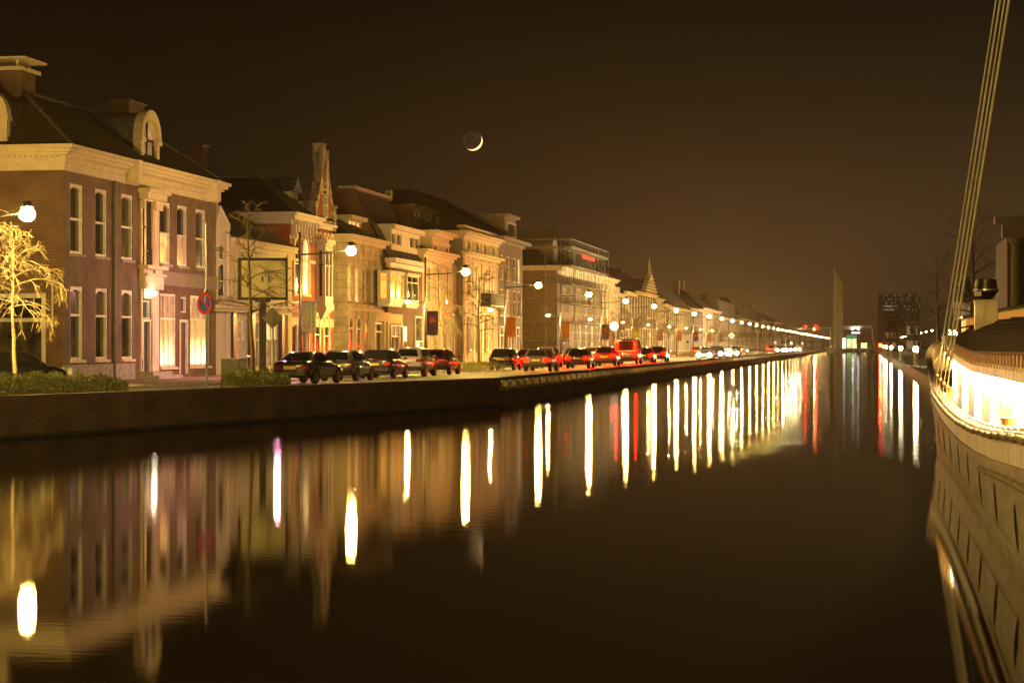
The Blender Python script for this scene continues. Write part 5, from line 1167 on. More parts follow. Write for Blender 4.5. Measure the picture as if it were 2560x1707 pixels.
    mb = MB(); mb.tube([(0, t0+.25, H), (0, t0+.1, H+.12)], .008, 4); mb.build('aerial', 'plastic', root)
    return root
def park(k_, u, D, kind, pm, label, rz=0, group='cars parked along the street', **kw):
    S = SH[kind]; p = ud(u, D+S['L']/2, .606); return car(kind, pm, p, rz, label, group, **kw)
park(0, -24.8, 92, 'sedan', 'paint_black', 'black saloon with a yellow plate, nearest of the parked row by the red house', rz=-.10, plate='64-TV-52')
park(1, -24.8, 99.3, 'hatch', 'paint_grey', 'dark grey hatchback parked in front of the black saloon', rz=-.04)
park(2, -24.8, 106.8, 'wagon', 'paint_navy', 'dark estate car parked left of the cream one')
park(3, -24.8, 114.3, 'suv', 'paint_cream', 'cream white crossover with black lower bumper in the first parked row', plate='K-372-BV')
park(4, -24.8, 121.5, 'hatch', 'paint_red', 'dark red hatchback at the end of the first parked row')
park(5, -24.8, 143.8, 'hatch', 'paint_black', 'black hatchback just past the low hedge, leftmost of the second row')
park(6, -24.8, 153.5, 'sedan', 'paint_red', 'red saloon in the second parked row')
park(7, -24.8, 163.5, 'suv', 'paint_grey', 'tall dark car between the red saloon and the silver one')
park(8, -24.8, 179, 'wagon', 'paint_silver', 'silver estate parked in front of the scaffolding')
park(9, -24.8, 191, 'suv', 'paint_silver', 'silver crossover parked at the far end of the scaffolding')
park(10, -24.8, 204.5, 'wagon', 'paint_red', 'dark red estate parked left of the white round sign')
for i, (D, k, pm, lb) in enumerate(((226, 'suv', 'paint_white', 'pale car beside the white round sign'), (309, 'hatch', 'paint_red', 'dark red hatchback at the left of the far parked row'), (318, 'wagon', 'paint_black', 'black estate second in the far parked row'),
        (346, 'suv', 'paint_black', 'black crossover just left of the yellow priority sign'), (357, 'wagon', 'paint_black', 'black estate behind the yellow priority sign post'), (372, 'hatch', 'paint_navy', 'dark hatchback right of the yellow priority sign'),
        (388, 'suv', 'paint_silver', 'silver crossover in the middle of the far parked row'), (405, 'wagon', 'paint_grey', 'grey estate near the right end of the far parked row'), (424, 'suv', 'paint_cream', 'cream car at the right end of the far parked row'))):
    park(i, -24.8, D, k, pm, lb)
# a dark car leaving the side street, far left; cars driving on the road with their lamps lit
q = atd(40, 84); car('hatch', 'paint_black', (q.x, q.y, .606), -.95, 'dark car beside the mansion shopfront at the far left edge', 'cars on the road', plate=None)
DR = 'cars driving along the street with lit lamps'
def drive(u, D, kind, pm, lb, lit, rz=0): p = ud(u, D, .606); return car(kind, pm, p, rz, lb, DR, lit=lit, name='moving_car')
0 and drive(-28.2, 82.5, 'hatch', 'paint_black', 'dark car with glowing tail lights in front of the mansion windows', 'tail', -.42)
drive(-21.3, 139, 'wagon', 'paint_grey', 'car with glowing red tail lights passing the hedge between the parked rows', 'tail')
for i, (D, lb) in enumerate(((156, 'car with red tail lights beside the red saloon of the second parked row'), (172, 'car with red tail lights just before the scaffolding'), (188, 'added van with tall red tail lights passing the silver crossover'), (202, 'car with red tail lights short of the white round sign'), (215, 'car with red tail lights level with the white round sign'), (300, 'distant car with red tail lights before the far parked row'),
                             (338, 'distant car with red tail lights beside the far parked row'), (470, 'far car with red tail lights short of the bridge'), (540, 'farthest car with red tail lights near the bridge'))):
    drive(-21.0, D, 'van' if i == 2 else ('hatch', 'suv', 'wagon')[i % 3], ('paint_navy', 'paint_red', 'paint_grey')[i % 3], lb, 'tailfar')  # the van is added for its tall red reflection in the water
for i, (D, lb) in enumerate(((238, 'oncoming car with dazzling headlights right of the white round sign'), (256, 'second oncoming car with dazzling headlights'), (272, 'third oncoming car in the first knot of headlights'), (288, 'fourth oncoming car, at the right end of the first knot of headlights'),
        (446, 'oncoming car leading the second knot of headlights'), (466, 'oncoming car inside the second knot of headlights'), (492, 'oncoming car in the middle of the second knot of headlights'), (525, 'oncoming car near the end of the second knot of headlights'), (560, 'last oncoming car before the traffic lights'))):
    o = drive(-18.0, D, ('sedan', 'suv', 'hatch')[i % 3], ('paint_silver', 'paint_black', 'paint_white')[i % 3], lb, 'head', math.pi)
# ================================================================== signs, billboard, cabinets, bicycle
def pole_sign(name, label, px, D, H, r=.03, cat='sign', group=None, z=.6):
    q = atd(px, D); t = thing(name, label, cat, (q.x, q.y, z), YAW*.6, group); mb = MB(); mb.tube([(0, 0, 0), (0, 0, H)], r, 8); mb.build('post', 'galvanised', t); return t
pp = behind_wall(517, .9); D_ = math.hypot(*pp)
t = pole_sign('no_parking_sign', 'round blue and red no-parking sign on a post behind the parapet wall', 517, D_, 3.0, .045)
t.location = (pp[0], pp[1], .6); t.rotation_euler = (0, 0, -.55)
mb = MB(); mb.tube([(0, 0, 2.95), (-.02, 0, 5.3)], .03, 8); mb.lathe((0, 0, 2.9), [(.06, -.05), (.075, 0), (.075, .35), (.05, .42)], 10); mb.build('flagpole', 'galvanised', t)
zc = EYE-(760-863)/FOC*D_-.6
mb = MB(); mb.lathe((0, -.06, zc), [(.325, -.01), (.325, .01)], 40, 'y'); dd = mb.build('disc', mat('sign_blue', (.03, .11, .75), .35, var=.05), t)
mb = MB()
n = 40
for i in range(n):
    a, b_ = 2*math.pi*i/n, 2*math.pi*(i+1)/n
    q = [(math.cos(a)*.235, -.078, zc+math.sin(a)*.235), (math.cos(a)*.33, -.078, zc+math.sin(a)*.33), (math.cos(b_)*.33, -.078, zc+math.sin(b_)*.33), (math.cos(b_)*.235, -.078, zc+math.sin(b_)*.235)]
    mb.quad(*q)
a = math.pi*.75; c1, s1 = math.cos(a), math.sin(a); w_ = .035
mb.quad((c1*.25-s1*w_, -.077, zc+s1*.25+c1*w_), (c1*.25+s1*w_, -.077, zc+s1*.25-c1*w_), (-c1*.25+s1*w_, -.077, zc-s1*.25-c1*w_), (-c1*.25-s1*w_, -.077, zc-s1*.25+c1*w_))
mb.build('red_ring_and_bar', mat('sign_red', (.85, .03, .015), .35, var=.05), t)
# diamond seen from the back
t = pole_sign('diamond_sign', 'back of a grey diamond sign on a post beside the billboard column', 682, 72, 3.1, .04); H = EYE+(863-795)/FOC*72-.6
mb = MB(); mb.prism([(-.37, -.05, H), (0, -.05, H-.37), (.37, -.05, H), (0, -.05, H+.37)], (0, .02, 0)); mb.build('plate', mat('sign_back', (.33, .31, .26), .5, metal=.3, var=.15), t); mb = MB(); mb.box(-.04, .04, -.075, -.052, H-.36, H+.36); mb.build('bracket', 'grey_metal', t)
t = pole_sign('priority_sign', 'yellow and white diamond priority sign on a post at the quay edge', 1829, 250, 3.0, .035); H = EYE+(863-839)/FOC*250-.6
mb = MB(); mb.prism([(-.42, -.06, H), (0, -.06, H-.42), (.42, -.06, H), (0, -.06, H+.42)], (0, .02, 0)); mb.build('white_plate', emit('glow_white', (1, .93, .75), .9), t)  # sign plates emit faintly, imitating light thrown back from headlights
mb = MB(); mb.prism([(-.24, -.075, H), (0, -.075, H-.24), (.24, -.075, H), (0, -.075, H+.24)], (0, .012, 0)); mb.build('yellow_plate', emit('glow_yellow', (1, .72, .0), .9), t)
t = pole_sign('round_sign', 'large blank white round sign with an added glow in front of the bright tree', 1538, 196, 3.2, .05); H = EYE+(863-815)/FOC*196-.6
mb = MB(); mb.lathe((-.1, -.09, H-.02), [(.41, -.01), (.41, .01)], 28, 'y'); mb.build('disc', emit('glow_disc', (1, .96, .85), 1.3), t)  # disc emits in place of reflected headlight
t = pole_sign('round_sign', 'small round white and blue sign beneath the brown banner', 1719, 330, 2.6, .03); H = EYE+(863-858)/FOC*330-.6+.2
mb = MB(); mb.lathe((0, -.09, H), [(.33, -.01), (.33, .01)], 24, 'y'); mb.build('disc', 'white_paint', t); mb = MB(); mb.lathe((0, -.105, H), [(.22, -.01), (.22, .01)], 24, 'y'); mb.build('blue_centre', 'sign_blue', t)
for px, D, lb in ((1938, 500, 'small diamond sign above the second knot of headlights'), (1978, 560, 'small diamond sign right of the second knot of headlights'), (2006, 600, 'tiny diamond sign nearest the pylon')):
    t = pole_sign('priority_sign', lb, px, D, 2.6, .04); mb = MB(); mb.prism([(-.42, -.06, 2.3), (0, -.06, 1.88), (.42, -.06, 2.3), (0, -.06, 2.72)], (0, .02, 0)); mb.build('white_plate', 'glow_white', t); mb = MB(); mb.prism([(-.24, -.075, 2.3), (0, -.075, 2.06), (.24, -.075, 2.3), (0, -.075, 2.54)], (0, .012, 0)); mb.build('yellow_plate', 'glow_yellow', t)
t = pole_sign('frame_sign', 'small hollow tilted display frame on a tall post among the far lamps', 1894, 300, 4.6, .04); mb = MB()
for a_, b_ in (((-.6, 4.2), (.55, 4.0)), ((.55, 4.0), (.5, 3.0)), ((.5, 3.0), (-.55, 3.2)), ((-.55, 3.2), (-.6, 4.2))): mb.tube([(a_[0], 0, a_[1]), (b_[0], 0, b_[1])], .05, 4)
mb.build('frame', 'dark_paint', t)
# billboard on a thick column
q = atd(656.5, 80); bb = thing('billboard', 'back of a large framed billboard on a thick black column behind a bare tree', 'billboard', (q.x, q.y, .6), YAW+.12)
mb = MB(); mb.box(-.13, .13, -.13, .13, 0, 3.5); mb.build('column', 'black_metal', bb, bevel=.02)
zb_ = EYE+(863-750)/FOC*80-.6; zt_ = EYE+(863-645)/FOC*80-.6
mb = MB(); W = .94; mb.box(-W, W, -.12, .12, zt_-.10, zt_); mb.box(-W, W, -.12, .12, zb_, zb_+.10); mb.box(-W, -W+.1, -.12, .12, zb_+.1, zt_-.1); mb.box(W-.08, W, -.12, .12, zb_+.1, zt_-.1); mb.box(-.3, .3, -.06, .06, zb_-.08, zb_); mb.build('frame', 'black_metal', bb, bevel=.01)
mb = MB(); mb.box(-W+.1, W-.08, -.07, .05, zb_+.1, zt_-.1); mb.build('back_panel', mat('panel_back', (.40, .36, .24), .55, var=.15, scale=1.5), bb)
mb = MB(); 
for x in (-.04, .20): mb.box(x, x+.035, -.10, -.071, (zb_+zt_)/2-.12, (zb_+zt_)/2+.10)
mb.build('handles', 'plastic', bb)
for px, D, w_, h_, lb in ((580, 97, .85, .95, 'grey-green utility cabinet on the pavement left of the bicycle'),):
    q = atd(px, D); t = thing('utility_cabinet', lb, 'cabinet', (q.x, q.y, .70), .0)
    mb = MB(); mb.box(-w_/2, w_/2, -.3, 1.0, 0, h_); mb.build('housing', mat('cabinet_green', (.20, .20, .15), .5), t, bevel=.01); mb = MB(); mb.box(-w_/2-.03, w_/2+.03, -.34, 1.04, h_+.002, h_+.05); mb.build('lid', 'grey_metal', t)
    mb = MB(); mb.box(w_/2+.001, w_/2+.02, -.2, .38, .08, h_-.08); mb.box(w_/2+.001, w_/2+.02, .42, .95, .08, h_-.08); mb.build('door', 'cabinet_green', t)
q = atd(628, 104); by = thing('bicycle', 'upright bicycle standing on the pavement behind the tree trunk', 'bicycle', (q.x, q.y, .70), .35)
for y_ in (-.55, .55):
    mb = MB(); n = 24; R = .34
    mb.tube([(0, y_+R*math.cos(2*math.pi*i/n), R+R*math.sin(2*math.pi*i/n)) for i in range(n+1)], .018, 5, cap=False); wl = mb.build('wheel', 'rubber', by)
    mb = MB()
    for i in range(10): a = math.pi*i/10; mb.tube([(0, y_+R*math.cos(a), R+R*math.sin(a)), (0, y_-R*math.cos(a), R-R*math.sin(a))], .003, 3)
    mb.build('spokes', 'galvanised', wl)
mb = MB()
for A, B in (((0,-.55,.34),(0,-.1,.30)),((0,-.1,.30),(0,-.22,.86)),((0,-.22,.80),(0,.36,.80)),((0,.36,.80),(0,-.1,.30)),((0,.36,.80),(0,.38,.66)),((0,-.55,.34),(0,-.22,.80)),((0,.38,.66),(0,.55,.34)),((0,.36,.80),(0,.33,1.04))): mb.tube([A, B], .017, 6)
mb.build('frame', 'black_metal', by); mb = MB(); mb.tube([(-.29, .14, 1.06), (-.2, .28, 1.08), (0, .33, 1.05), (.2, .28, 1.08), (.29, .14, 1.06)], .015, 6); mb.build('handlebar', 'galvanised', by)
mb = MB(); mb.loft([[(-.09, -.36, .90), (.09, -.36, .90), (.09, -.36, .96), (-.09, -.36, .96)], [(-.03, -.06, .90), (.03, -.06, .90), (.03, -.06, .95), (-.03, -.06, .95)]]); mb.build('saddle', 'plastic', by)
# ================================================================== bridge with pylon, traffic lights, red signal
br = thing('bascule_bridge', 'low road bridge with railing across the far end of the canal', 'bridge', (-5, 620, .6))
yB = ud(0, 620).y
def bx(px, D=620): return atd(px, D).x
mb = MB(); mb.box(bx(2066), bx(2112), yB-3, yB+9, -1, 1.35); mb.build('abutment', 'concrete', br, org=br.location)
mb = MB(); mb.box(bx(2112), bx(2205), yB, yB+9, .9, 1.45); mb.build('deck', 'grey_metal', br, org=br.location)
mb = MB()
for px in (2129, 2147, 2165): mb.box(bx(px), bx(px+8), yB+.5, yB+8, -.5, .9)
mb.build('piers', 'concrete', br, org=br.location)
mb = MB()
for k in range(8): x_ = bx(2113+k*12.5); mb.box(x_-.05, x_+.05, yB+.1, yB+.2, 1.45, 2.55)
mb.box(bx(2112), bx(2205), yB+.08, yB+.22, 2.55, 2.63); mb.build('railing', 'galvanised', br, org=br.location)
py = thing('bridge_pylon', 'tall pale wedge-shaped bridge pylon with a slanting tip', 'pylon', (bx(2096), yB, .6))
def Z(y_, D=620): return EYE-(y_-863)/FOC*D
mb = MB(); x0, xm, x1 = bx(2081), bx(2092), bx(2107.5); zb_ = .7
A = [(x0+.1, yB-2.0, zb_), (xm-.2, yB-3.2, zb_), (x1-.1, yB-2.4, zb_), (x1-.3, yB+.4, zb_), (x0+.2, yB+.4, zb_)]
B = [(bx(2082.5), yB-2.0, Z(800)), (xm, yB-3.2, Z(800)), (x1, yB-2.4, Z(800)), (x1-.2, yB+.2, Z(800)), (bx(2082.5), yB+.2, Z(800))]
Ct = [(bx(2084), yB-2.0, Z(671)), (bx(2096), yB-2.6, Z(692)), (bx(2108), yB-2.4, Z(711)), (bx(2108), yB-.6, Z(711)), (bx(2084.5), yB-.6, Z(671))]
mb.loft([A, B, Ct]); mb.build('shaft', mat('pylon_paint', (.60, .54, .46), .7, var=.15), py, org=py.location)
mb = MB()
for k in range(14): z_ = Z(860)+k*(Z(775)-Z(860))/14; mb.box(bx(2083.5), bx(2085.5), yB-2.35, yB-2.2, z_, z_+.35)
mb.build('rungs', 'sign_red', py, org=py.location)
mb = MB(); mb.hexa([(bx(2107), yB-1, Z(825)), (bx(2180), yB-1, Z(819)), (bx(2180), yB+.6, Z(819)), (bx(2107), yB+.6, Z(825)), (bx(2107), yB-1, Z(814)), (bx(2180), yB-1, Z(813.6)), (bx(2180), yB+.6, Z(813.6)), (bx(2107), yB+.6, Z(814))])
mb.build('balance_beam', 'pylon_paint', py, org=py.location)
mb = MB(); mb.tube([(bx(2179), yB-.3, Z(818)), (bx(2185), yB-.3, Z(866))], .25, 6); mb.build('strut', 'pylon_paint', py, org=py.location)
mb = MB()
for px in (2132, 2145.5): mb.lathe((bx(px), yB-1.3, Z(822.5)), [(.1, .15), (.35, 0), (.2, -.15)], 8)
mb.build('beam_lamp', emit('beam_light', (1, .9, .7), 40), py, org=py.location)
tg = thing('traffic_light_gantry', 'overhead traffic light gantry with two red lights left of the pylon', 'traffic light', (bx(2076, 560), ud(0, 560).y, .6))
yG = ud(0, 560).y; gx = lambda px: atd(px, 560).x; gz = lambda y_: EYE-(y_-863)/FOC*560
mb = MB(); mb.tube([(gx(2076), yG, .6), (gx(2076), yG, gz(819))], .12, 6); mb.tube([(gx(2076), yG, gz(819)), (gx(1990), yG, gz(822))], .09, 6); mb.build('mast', 'galvanised', tg, org=tg.location)
for px, lbl in ((2012, 1), (2038.5, 2)):
    x_ = gx(px); mb = MB(); mb.box(x_-.3, x_+.3, yG-.25, yG+.1, gz(828), gz(813)); s_ = mb.build('signal_head', 'plastic', tg, org=tg.location)
    mb = MB(); mb.lathe((x_, yG-.3, gz(817)), [(.26, -.06), (.28, .02)], 12, 'y')
    if px > 2030: mb.lathe((x_, yG-.3, gz(822)), [(.26, -.06), (.28, .02)], 12, 'y')
    mb.build('red_light', emit('signal_red', (1, .0006, .0002), 200), s_, org=tg.location)
rs = thing('signal_light', 'big glowing red navigation signal at the right foot of the bridge', 'signal light', (ud(3.8, 560).x, ud(3.8, 560).y, .6))
mb = MB(); mb.tube([(0, 0, 0), (0, 0, 1.2)], .08, 6); mb.box(-.45, .45, -.1, .25, 1.0, 2.4); mb.build('post', 'plastic', rs)
mb = MB(); mb.lathe((0, -.12, 1.68), [(.05, -.3), (.38, -.12), (.46, .02)], 16, 'y'); mb.build('red_lens', emit('nav_red', (1, .0006, .0), 1500), rs)
mb = MB(); mb.lathe((0, -.42, 1.68), [(.08, -.06), (.2, .0)], 12, 'y'); mb.build('bulb', emit('nav_core', (1, .55, .12), 900), rs)
# shops behind the bridge
ys_ = 700
for px0, px1, h, lb, kind in ((2104, 2114, 4.2, 'blazing white shopfront just right of the pylon', 'w'), (2116, 2142, 4.0, 'small lit shop with green fascia and blue sign behind the bridge railing', 'g'), (2152, 2168, 2.6, 'low kiosk with a glowing yellow window right of the green shop', 'y')):
    D = 690; a_, b_ = atd(px0, D), atd(px1, D); t = thing('shop', lb, 'shop', (a_.x, a_.y, .6), group='lit shops behind the bridge')
    ff = sidew(a_.y); x0, x1 = a_.x, b_.x
    mb = MB(); mb.box(x0, x1, a_.y+.4, a_.y+7, .6, .6+h+1.0); mb.build('walls', 'brick_dark', t, org=t.location)
    mb = MB(); mb.fbox(ff, x0, x1, .6+h, .6+h+1.0, -.4, .3); mb.build('fascia', emit('green_fascia', (.25, .9, .45), .35) if kind == 'g' else 'grey_plaster', t, org=t.location)
    n = max(2, int((x1-x0)/1.2))
    for i in range(n):
        c0 = x0+(x1-x0)*i/n; mb = MB(); mb.fbox(ff, c0+.08, c0+(x1-x0)/n-.08, 1.0, .6+h-.15, -.38, -.3)
        mb.build('shop_window', emit('shop_'+kind, {'w': (1, .95, .75), 'g': (.85, 1, .4), 'y': (1, .75, .3)}[kind], {'w': 9, 'g': 1.5, 'y': 3}[kind], vary=.5), t, org=t.location)
    if kind == 'g':
        mb = MB(); mb.fbox(ff, x0+1.6, x0+4.4, .6+h+1.4, .6+h+2.1, 0, .2); mb.build('sign_box', emit('sign_white', (.8, .85, 1), 1.6), t, org=t.location)
        mb = MB(); mb.fbox(ff, x0+1.8, x0+4.0, .6+h+1.0, .6+h+1.4, .05, .1); mb.build('sign_legs', 'plastic', t, org=t.location)
# lit bollards on the right quay
mat('bollard_white', (.70, .66, .52), .6, var=.08)
emit('bollard_light', (1, .82, .45), 240)
def bollard():
    r = thing('light_bollard', 'b', 'bollard'); mb = MB(); mb.lathe((0, 0, 0), [(.26, 0), (.22, .05), (.17, .3), (.17, 1.15)], 14); mb.build('column', 'bollard_white', r, smooth=False)
    mb = MB(); mb.lathe((0, 0, 1.17), [(.17, 0), (.20, .1), (.20, .34), (.1, .42)], 14); mb.build('lantern', 'bollard_light', r)
    text('lettering', 'D\nR\nE\nN', .17, 'plastic', r, (0, -.18, .68), (math.pi/2, 0, 0)); return r
B0 = None
for i, (px, D) in enumerate(((2289.5, 176), (2251.7, 243), (2228.2, 333), (2215.6, 425), (2208.8, 505))):
    o = bollard() if B0 is None else copy_tree(B0); B0 = B0 or o; q = atd(px, D); o.location = (q.x, q.y, .6)
    tag(o, ('large white bollard lamp nearest the ship bow', 'second white bollard lamp from the ship along the right quay', 'third white bollard lamp, midway to the red light', 'fourth white bollard lamp, small and close to the red light', 'smallest white bollard lamp right beside the red light')[i], 'bollard', 'lit bollards along the right quay')
for i in range(9):
    q = atd(2262+i*3.1, 330+i*4); t = thing('parked_bicycle', 'bicycle in the glinting row behind the bollard lamps', 'bicycle', (q.x, q.y, .6), .7, group='bicycles on the right quay')
    mb = MB()
    for x_ in (-.5, .5): mb.tube([(x_+.33*math.cos(a*.524), 0, .34+.33*math.sin(a*.524)) for a in range(13)], .03, 4, cap=False)
    mb.tube([(-.5, 0, .34), (0, 0, .8), (.4, 0, .85), (.5, 0, .34)], .03, 4); mb.tube([(-.1, 0, .34), (-.15, 0, .95)], .03, 4); mb.tube([(.38, -.25, 1.05), (.38, .25, 1.05)], .03, 4); mb.build('frame', 'galvanised', t)
# moon: sunlit crescent and earthshine put into the ball's emission, beyond everything
DM = 5200; q = atd(1182, DM, 352.5); mo = MB(); R = DM*24.2/FOC
bm_ = bmesh.new(); bmesh.ops.create_uvsphere(bm_, u_segments=64, v_segments=48, radius=R); me = bpy.data.meshes.new('moon'); bm_.to_mesh(me); bm_.free(); me.shade_smooth()
mn = bpy.data.objects.new('moon', me); COL.objects.link(mn); mn.location = q; tag(mn, 'thin bright crescent moon with earthshine painted on its dark side', 'moon')
mm, t_, b_ = _pr('moon_surface'); MATS['moon'] = mm; me.materials.append(mm)
view = Vector((q.x, q.y, q.z-EYE)).normalized(); right = Vector((CS, SN, 0)); upv = right.cross(view)*1.0
sund = (view*.80+(right*.66+Vector((0, 0, -1))*.75)*.60).normalized()
g_ = t_.nodes.new('ShaderNodeNewGeometry'); dt = t_.nodes.new('ShaderNodeVectorMath'); dt.operation = 'DOT_PRODUCT'; t_.links.new(g_.outputs['Normal'], dt.inputs[0]); dt.inputs[1].default_value = sund
mr = t_.nodes.new('ShaderNodeMapRange'); mr.inputs['From Min'].default_value = 0; mr.inputs['From Max'].default_value = .12; mr.inputs['To Min'].default_value = 0; mr.inputs['To Max'].default_value = 1; t_.links.new(dt.outputs['Value'], mr.inputs[0])
no = t_.nodes.new('ShaderNodeTexNoise'); no.inputs['Scale'].default_value = .09; co = t_.nodes.new('ShaderNodeTexCoord'); t_.links.new(co.outputs['Object'], no.inputs['Vector'])
m1 = t_.nodes.new('ShaderNodeMapRange'); m1.inputs['From Min'].default_value = .3; m1.inputs['From Max'].default_value = .7; m1.inputs['To Min'].default_value = .022; m1.inputs['To Max'].default_value = .050; t_.links.new(no.outputs['Fac'], m1.inputs[0])
ad = t_.nodes.new('ShaderNodeMath'); ad.operation = 'MULTIPLY_ADD'; t_.links.new(mr.outputs[0], ad.inputs[0]); ad.inputs[1].default_value = 4.0; t_.links.new(m1.outputs[0], ad.inputs[2])
b_.inputs['Base Color'].default_value = (0, 0, 0, 1); b_.inputs['Emission Color'].default_value = (1, .58, .24, 1); t_.links.new(ad.outputs[0], b_.inputs['Emission Strength']); mm.cycles.emission_sampling = 'NONE'
# ================================================================== the moored ship, right foreground
mat('hull_grey', (.34, .30, .23), .6, var=.22, scale=1.4, bump=.25, stretch=(1, .6, 3))
mat('hull_white', (.92, .90, .80), .5, var=.16, scale=1.2, stretch=(1, 2.5, .5))
mat('deck_wood', (.30, .20, .11), .7, var=.25, scale=6)
mat('rope', (.38, .28, .17), .9, var=.4, scale=22, bump=1)
mat('roof_felt', (.085, .055, .038), .75, var=.35, scale=1.5, bump=.2, stretch=(3, .3, 1))
mat('varnish', (.42, .20, .06), .3, var=.25, scale=4, stretch=(6, 1, 1))
sh = thing('moored_ship', 'large moored barge-like ship with glaring white deckhouse, curved roof and rows of portholes', 'ship', (3.68, 34, 0))
XC = 3.72
RIM = [(14, 1.66), (20, 1.50), (24, 1.36), (28, 1.26), (32, 1.21), (36, 1.21), (40, 1.26), (44, 1.36), (47, 1.55), (49, 1.78), (51, 2.08), (52.4, 2.32), (53.6, 2.5), (54.6, 2.62)]
def lerp(T, y):
    for (a, za), (b, zb) in zip(T[:-1], T[1:]):
        if y <= b: f = max(0, (y-a)/(b-a)); return za+(zb-za)*f
    return T[-1][1]
def hb(y, top):            # half beam
    full, st, en = (2.33, 50.2, 55.0) if top else (2.25, 44.5, 53.2)
    if y <= st: return full
    if y >= en: return .03
    t = (y-st)/(en-st); return full*math.sqrt(max(0, 1-t**2.2))+.03*t
YS = [13+i*1.0 for i in range(30)]+[43+i*.6 for i in range(13)]+[50.6+i*.3 for i in range(16)]
def hx(y, f):              # half beam at height fraction f (0 water, 1 rim)
    a, b_ = hb(y, False), hb(y, True); return a+(b_-a)*f**1.3+(.03*math.sin(math.pi*f) if y < 50 else 0)
def bnd(y): return lerp(RIM, y)-(.34+.02*max(0, y-44))      # lower edge of the white bulwark
def hullx(y, z):             # port side plating at a height
    zb_ = bnd(y); fb = zb_/lerp(RIM, y); f = min(4.999, max(0, z/zb_*5)); i = int(f)
    return XC-(hx(y, i/5*fb)*(1-f+i)+hx(y, (i+1)/5*fb)*(f-i))
low, up_, inn = [], [], []
for y in YS:
    zr, zb_ = lerp(RIM, y), bnd(y); fb = zb_/zr
    low.append([(XC-hb(y, False)*.9, y, -.6)]+[(XC-hx(y, f*fb), y, zb_*f) for f in (0, .2, .4, .6, .8, 1)])
    up_.append([(XC-hx(y, fb)-.012, y, zb_-.02), (XC-hx(y, (1+fb)/2)-.015, y, (zb_+zr)/2), (XC-hx(y, 1)-.012, y, zr)])
    inn.append([(XC-hx(y, 1), y, zr), (XC-max(.02, hx(y, 1)-.13), y, zr), (XC-max(.02, hx(y, 1)-.15), y, zr-.5)])
def mir(r): return [[(2*XC-x, y, z) for x, y, z in q] for q in r]
mb = MB(); mb.loft(low, cap=False, closed=False); mb.loft(mir(low), cap=False, closed=False); mb.build('hull', 'hull_grey', sh, smooth=True, org=sh.location)
mb = MB(); mb.loft(up_, cap=False, closed=False); mb.loft(mir(up_), cap=False, closed=False); mb.build('bulwark', 'hull_white', sh, smooth=True, org=sh.location)
mb = MB(); mb.loft(inn, cap=False, closed=False); mb.loft(mir(inn), cap=False, closed=False); mb.build('rail_cap', 'deck_wood', sh, org=sh.location)
mb = MB(); dk = [[(XC-hx(y, 1)+.1, y, lerp(RIM, y)-.32), (XC, y, lerp(RIM, y)-.27), (XC+hx(y, 1)-.1, y, lerp(RIM, y)-.32)] for y in YS]; mb.loft(dk, cap=False, closed=False); mb.build('deck', 'deck_wood', sh, org=sh.location)
mb = MB(); mb.tube([(XC-hx(y, 1)-.06, y, lerp(RIM, y)-.05+.012*math.sin(y*5)) for y in [13+i*.35 for i in range(92)]], [.034+.0025*math.sin(i*1.3)+.002*math.sin(i*3.7) for i in range(92)], 8); mb.build('rope_fender', 'rope', sh, smooth=True, org=sh.location)
mb = MB(); mb.tube([(XC-hx(y, .5)-.10, y, bnd(y)-.12) for y in [13+i*.4 for i in range(32)]], .032, 8); mb.build('rubbing_log', 'rope', sh, smooth=True, org=sh.location)
mb = MB(); mb.tube([(XC-hx(y, bnd(y)/lerp(RIM, y))-.02, y, bnd(y)) for y in YS[:-3]], .022, 5); mb.tube([(XC-hx(y, .3)-.012, y, .30+.0*y) for y in YS[:40]], .005, 4); mb.build('seams', 'hull_grey', sh, org=sh.location)
for y in (17.5, 20.8, 24, 27.2, 30.3, 33.4, 36.6, 39.6, 42.4, 45):
    z_ = .55 if y < 40 else .58; mb = MB(); n = 28
    C_ = [[(hullx(y+r*math.cos(6.2832*i/n), z_+r*math.sin(6.2832*i/n))-o, y+r*math.cos(6.2832*i/n), z_+r*math.sin(6.2832*i/n)) for i in range(n)] for r, o in ((.236, .002), (.240, .006), (.262, .006), (.266, .001))]
    mb.loft(C_, cap=False); ph = mb.build('porthole', 'hull_grey', sh, org=sh.location)
    mb = MB(); mb.add([(hullx(y+.238*math.cos(6.2832*i/n), z_+.238*math.sin(6.2832*i/n))-.005, y+.238*math.cos(6.2832*i/n), z_+.238*math.sin(6.2832*i/n)) for i in range(n)], [tuple(range(n))]); mb.build('pane', 'glass_dark', ph, org=sh.location)
# deckhouse
XW = XC-1.95                                                      # outer wall
EAVE = [(14, 1.95), (33, 1.93), (38, 2.02), (41.5, 2.14), (45, 2.36), (47, 2.50)]
def wx(y): return XW if y < 43 else XW+(y-43)**2*.06
Yw = [14+i*1.0 for i in range(29)]+[43+.25*i for i in range(17)]
mat('deckhouse_white', (.78, .74, .62), .5, var=.05)
mb = MB(); mb.loft([[(wx(y), y, lerp(RIM, y)-.33), (wx(y), y, lerp(EAVE, y)+.02)] for y in Yw], cap=False, closed=False); mb.loft([[(2*XC-wx(y), y, lerp(RIM, y)-.33), (2*XC-wx(y), y, lerp(EAVE, y)+.02)] for y in Yw], cap=False, closed=False)
y = Yw[-1]; mb.quad((wx(y), y, 1.2), (2*XC-wx(y), y, 1.2), (2*XC-wx(y), y, lerp(EAVE, y)), (wx(y), y, lerp(EAVE, y)))
mb.build('deckhouse_wall', 'deckhouse_white', sh, org=sh.location)
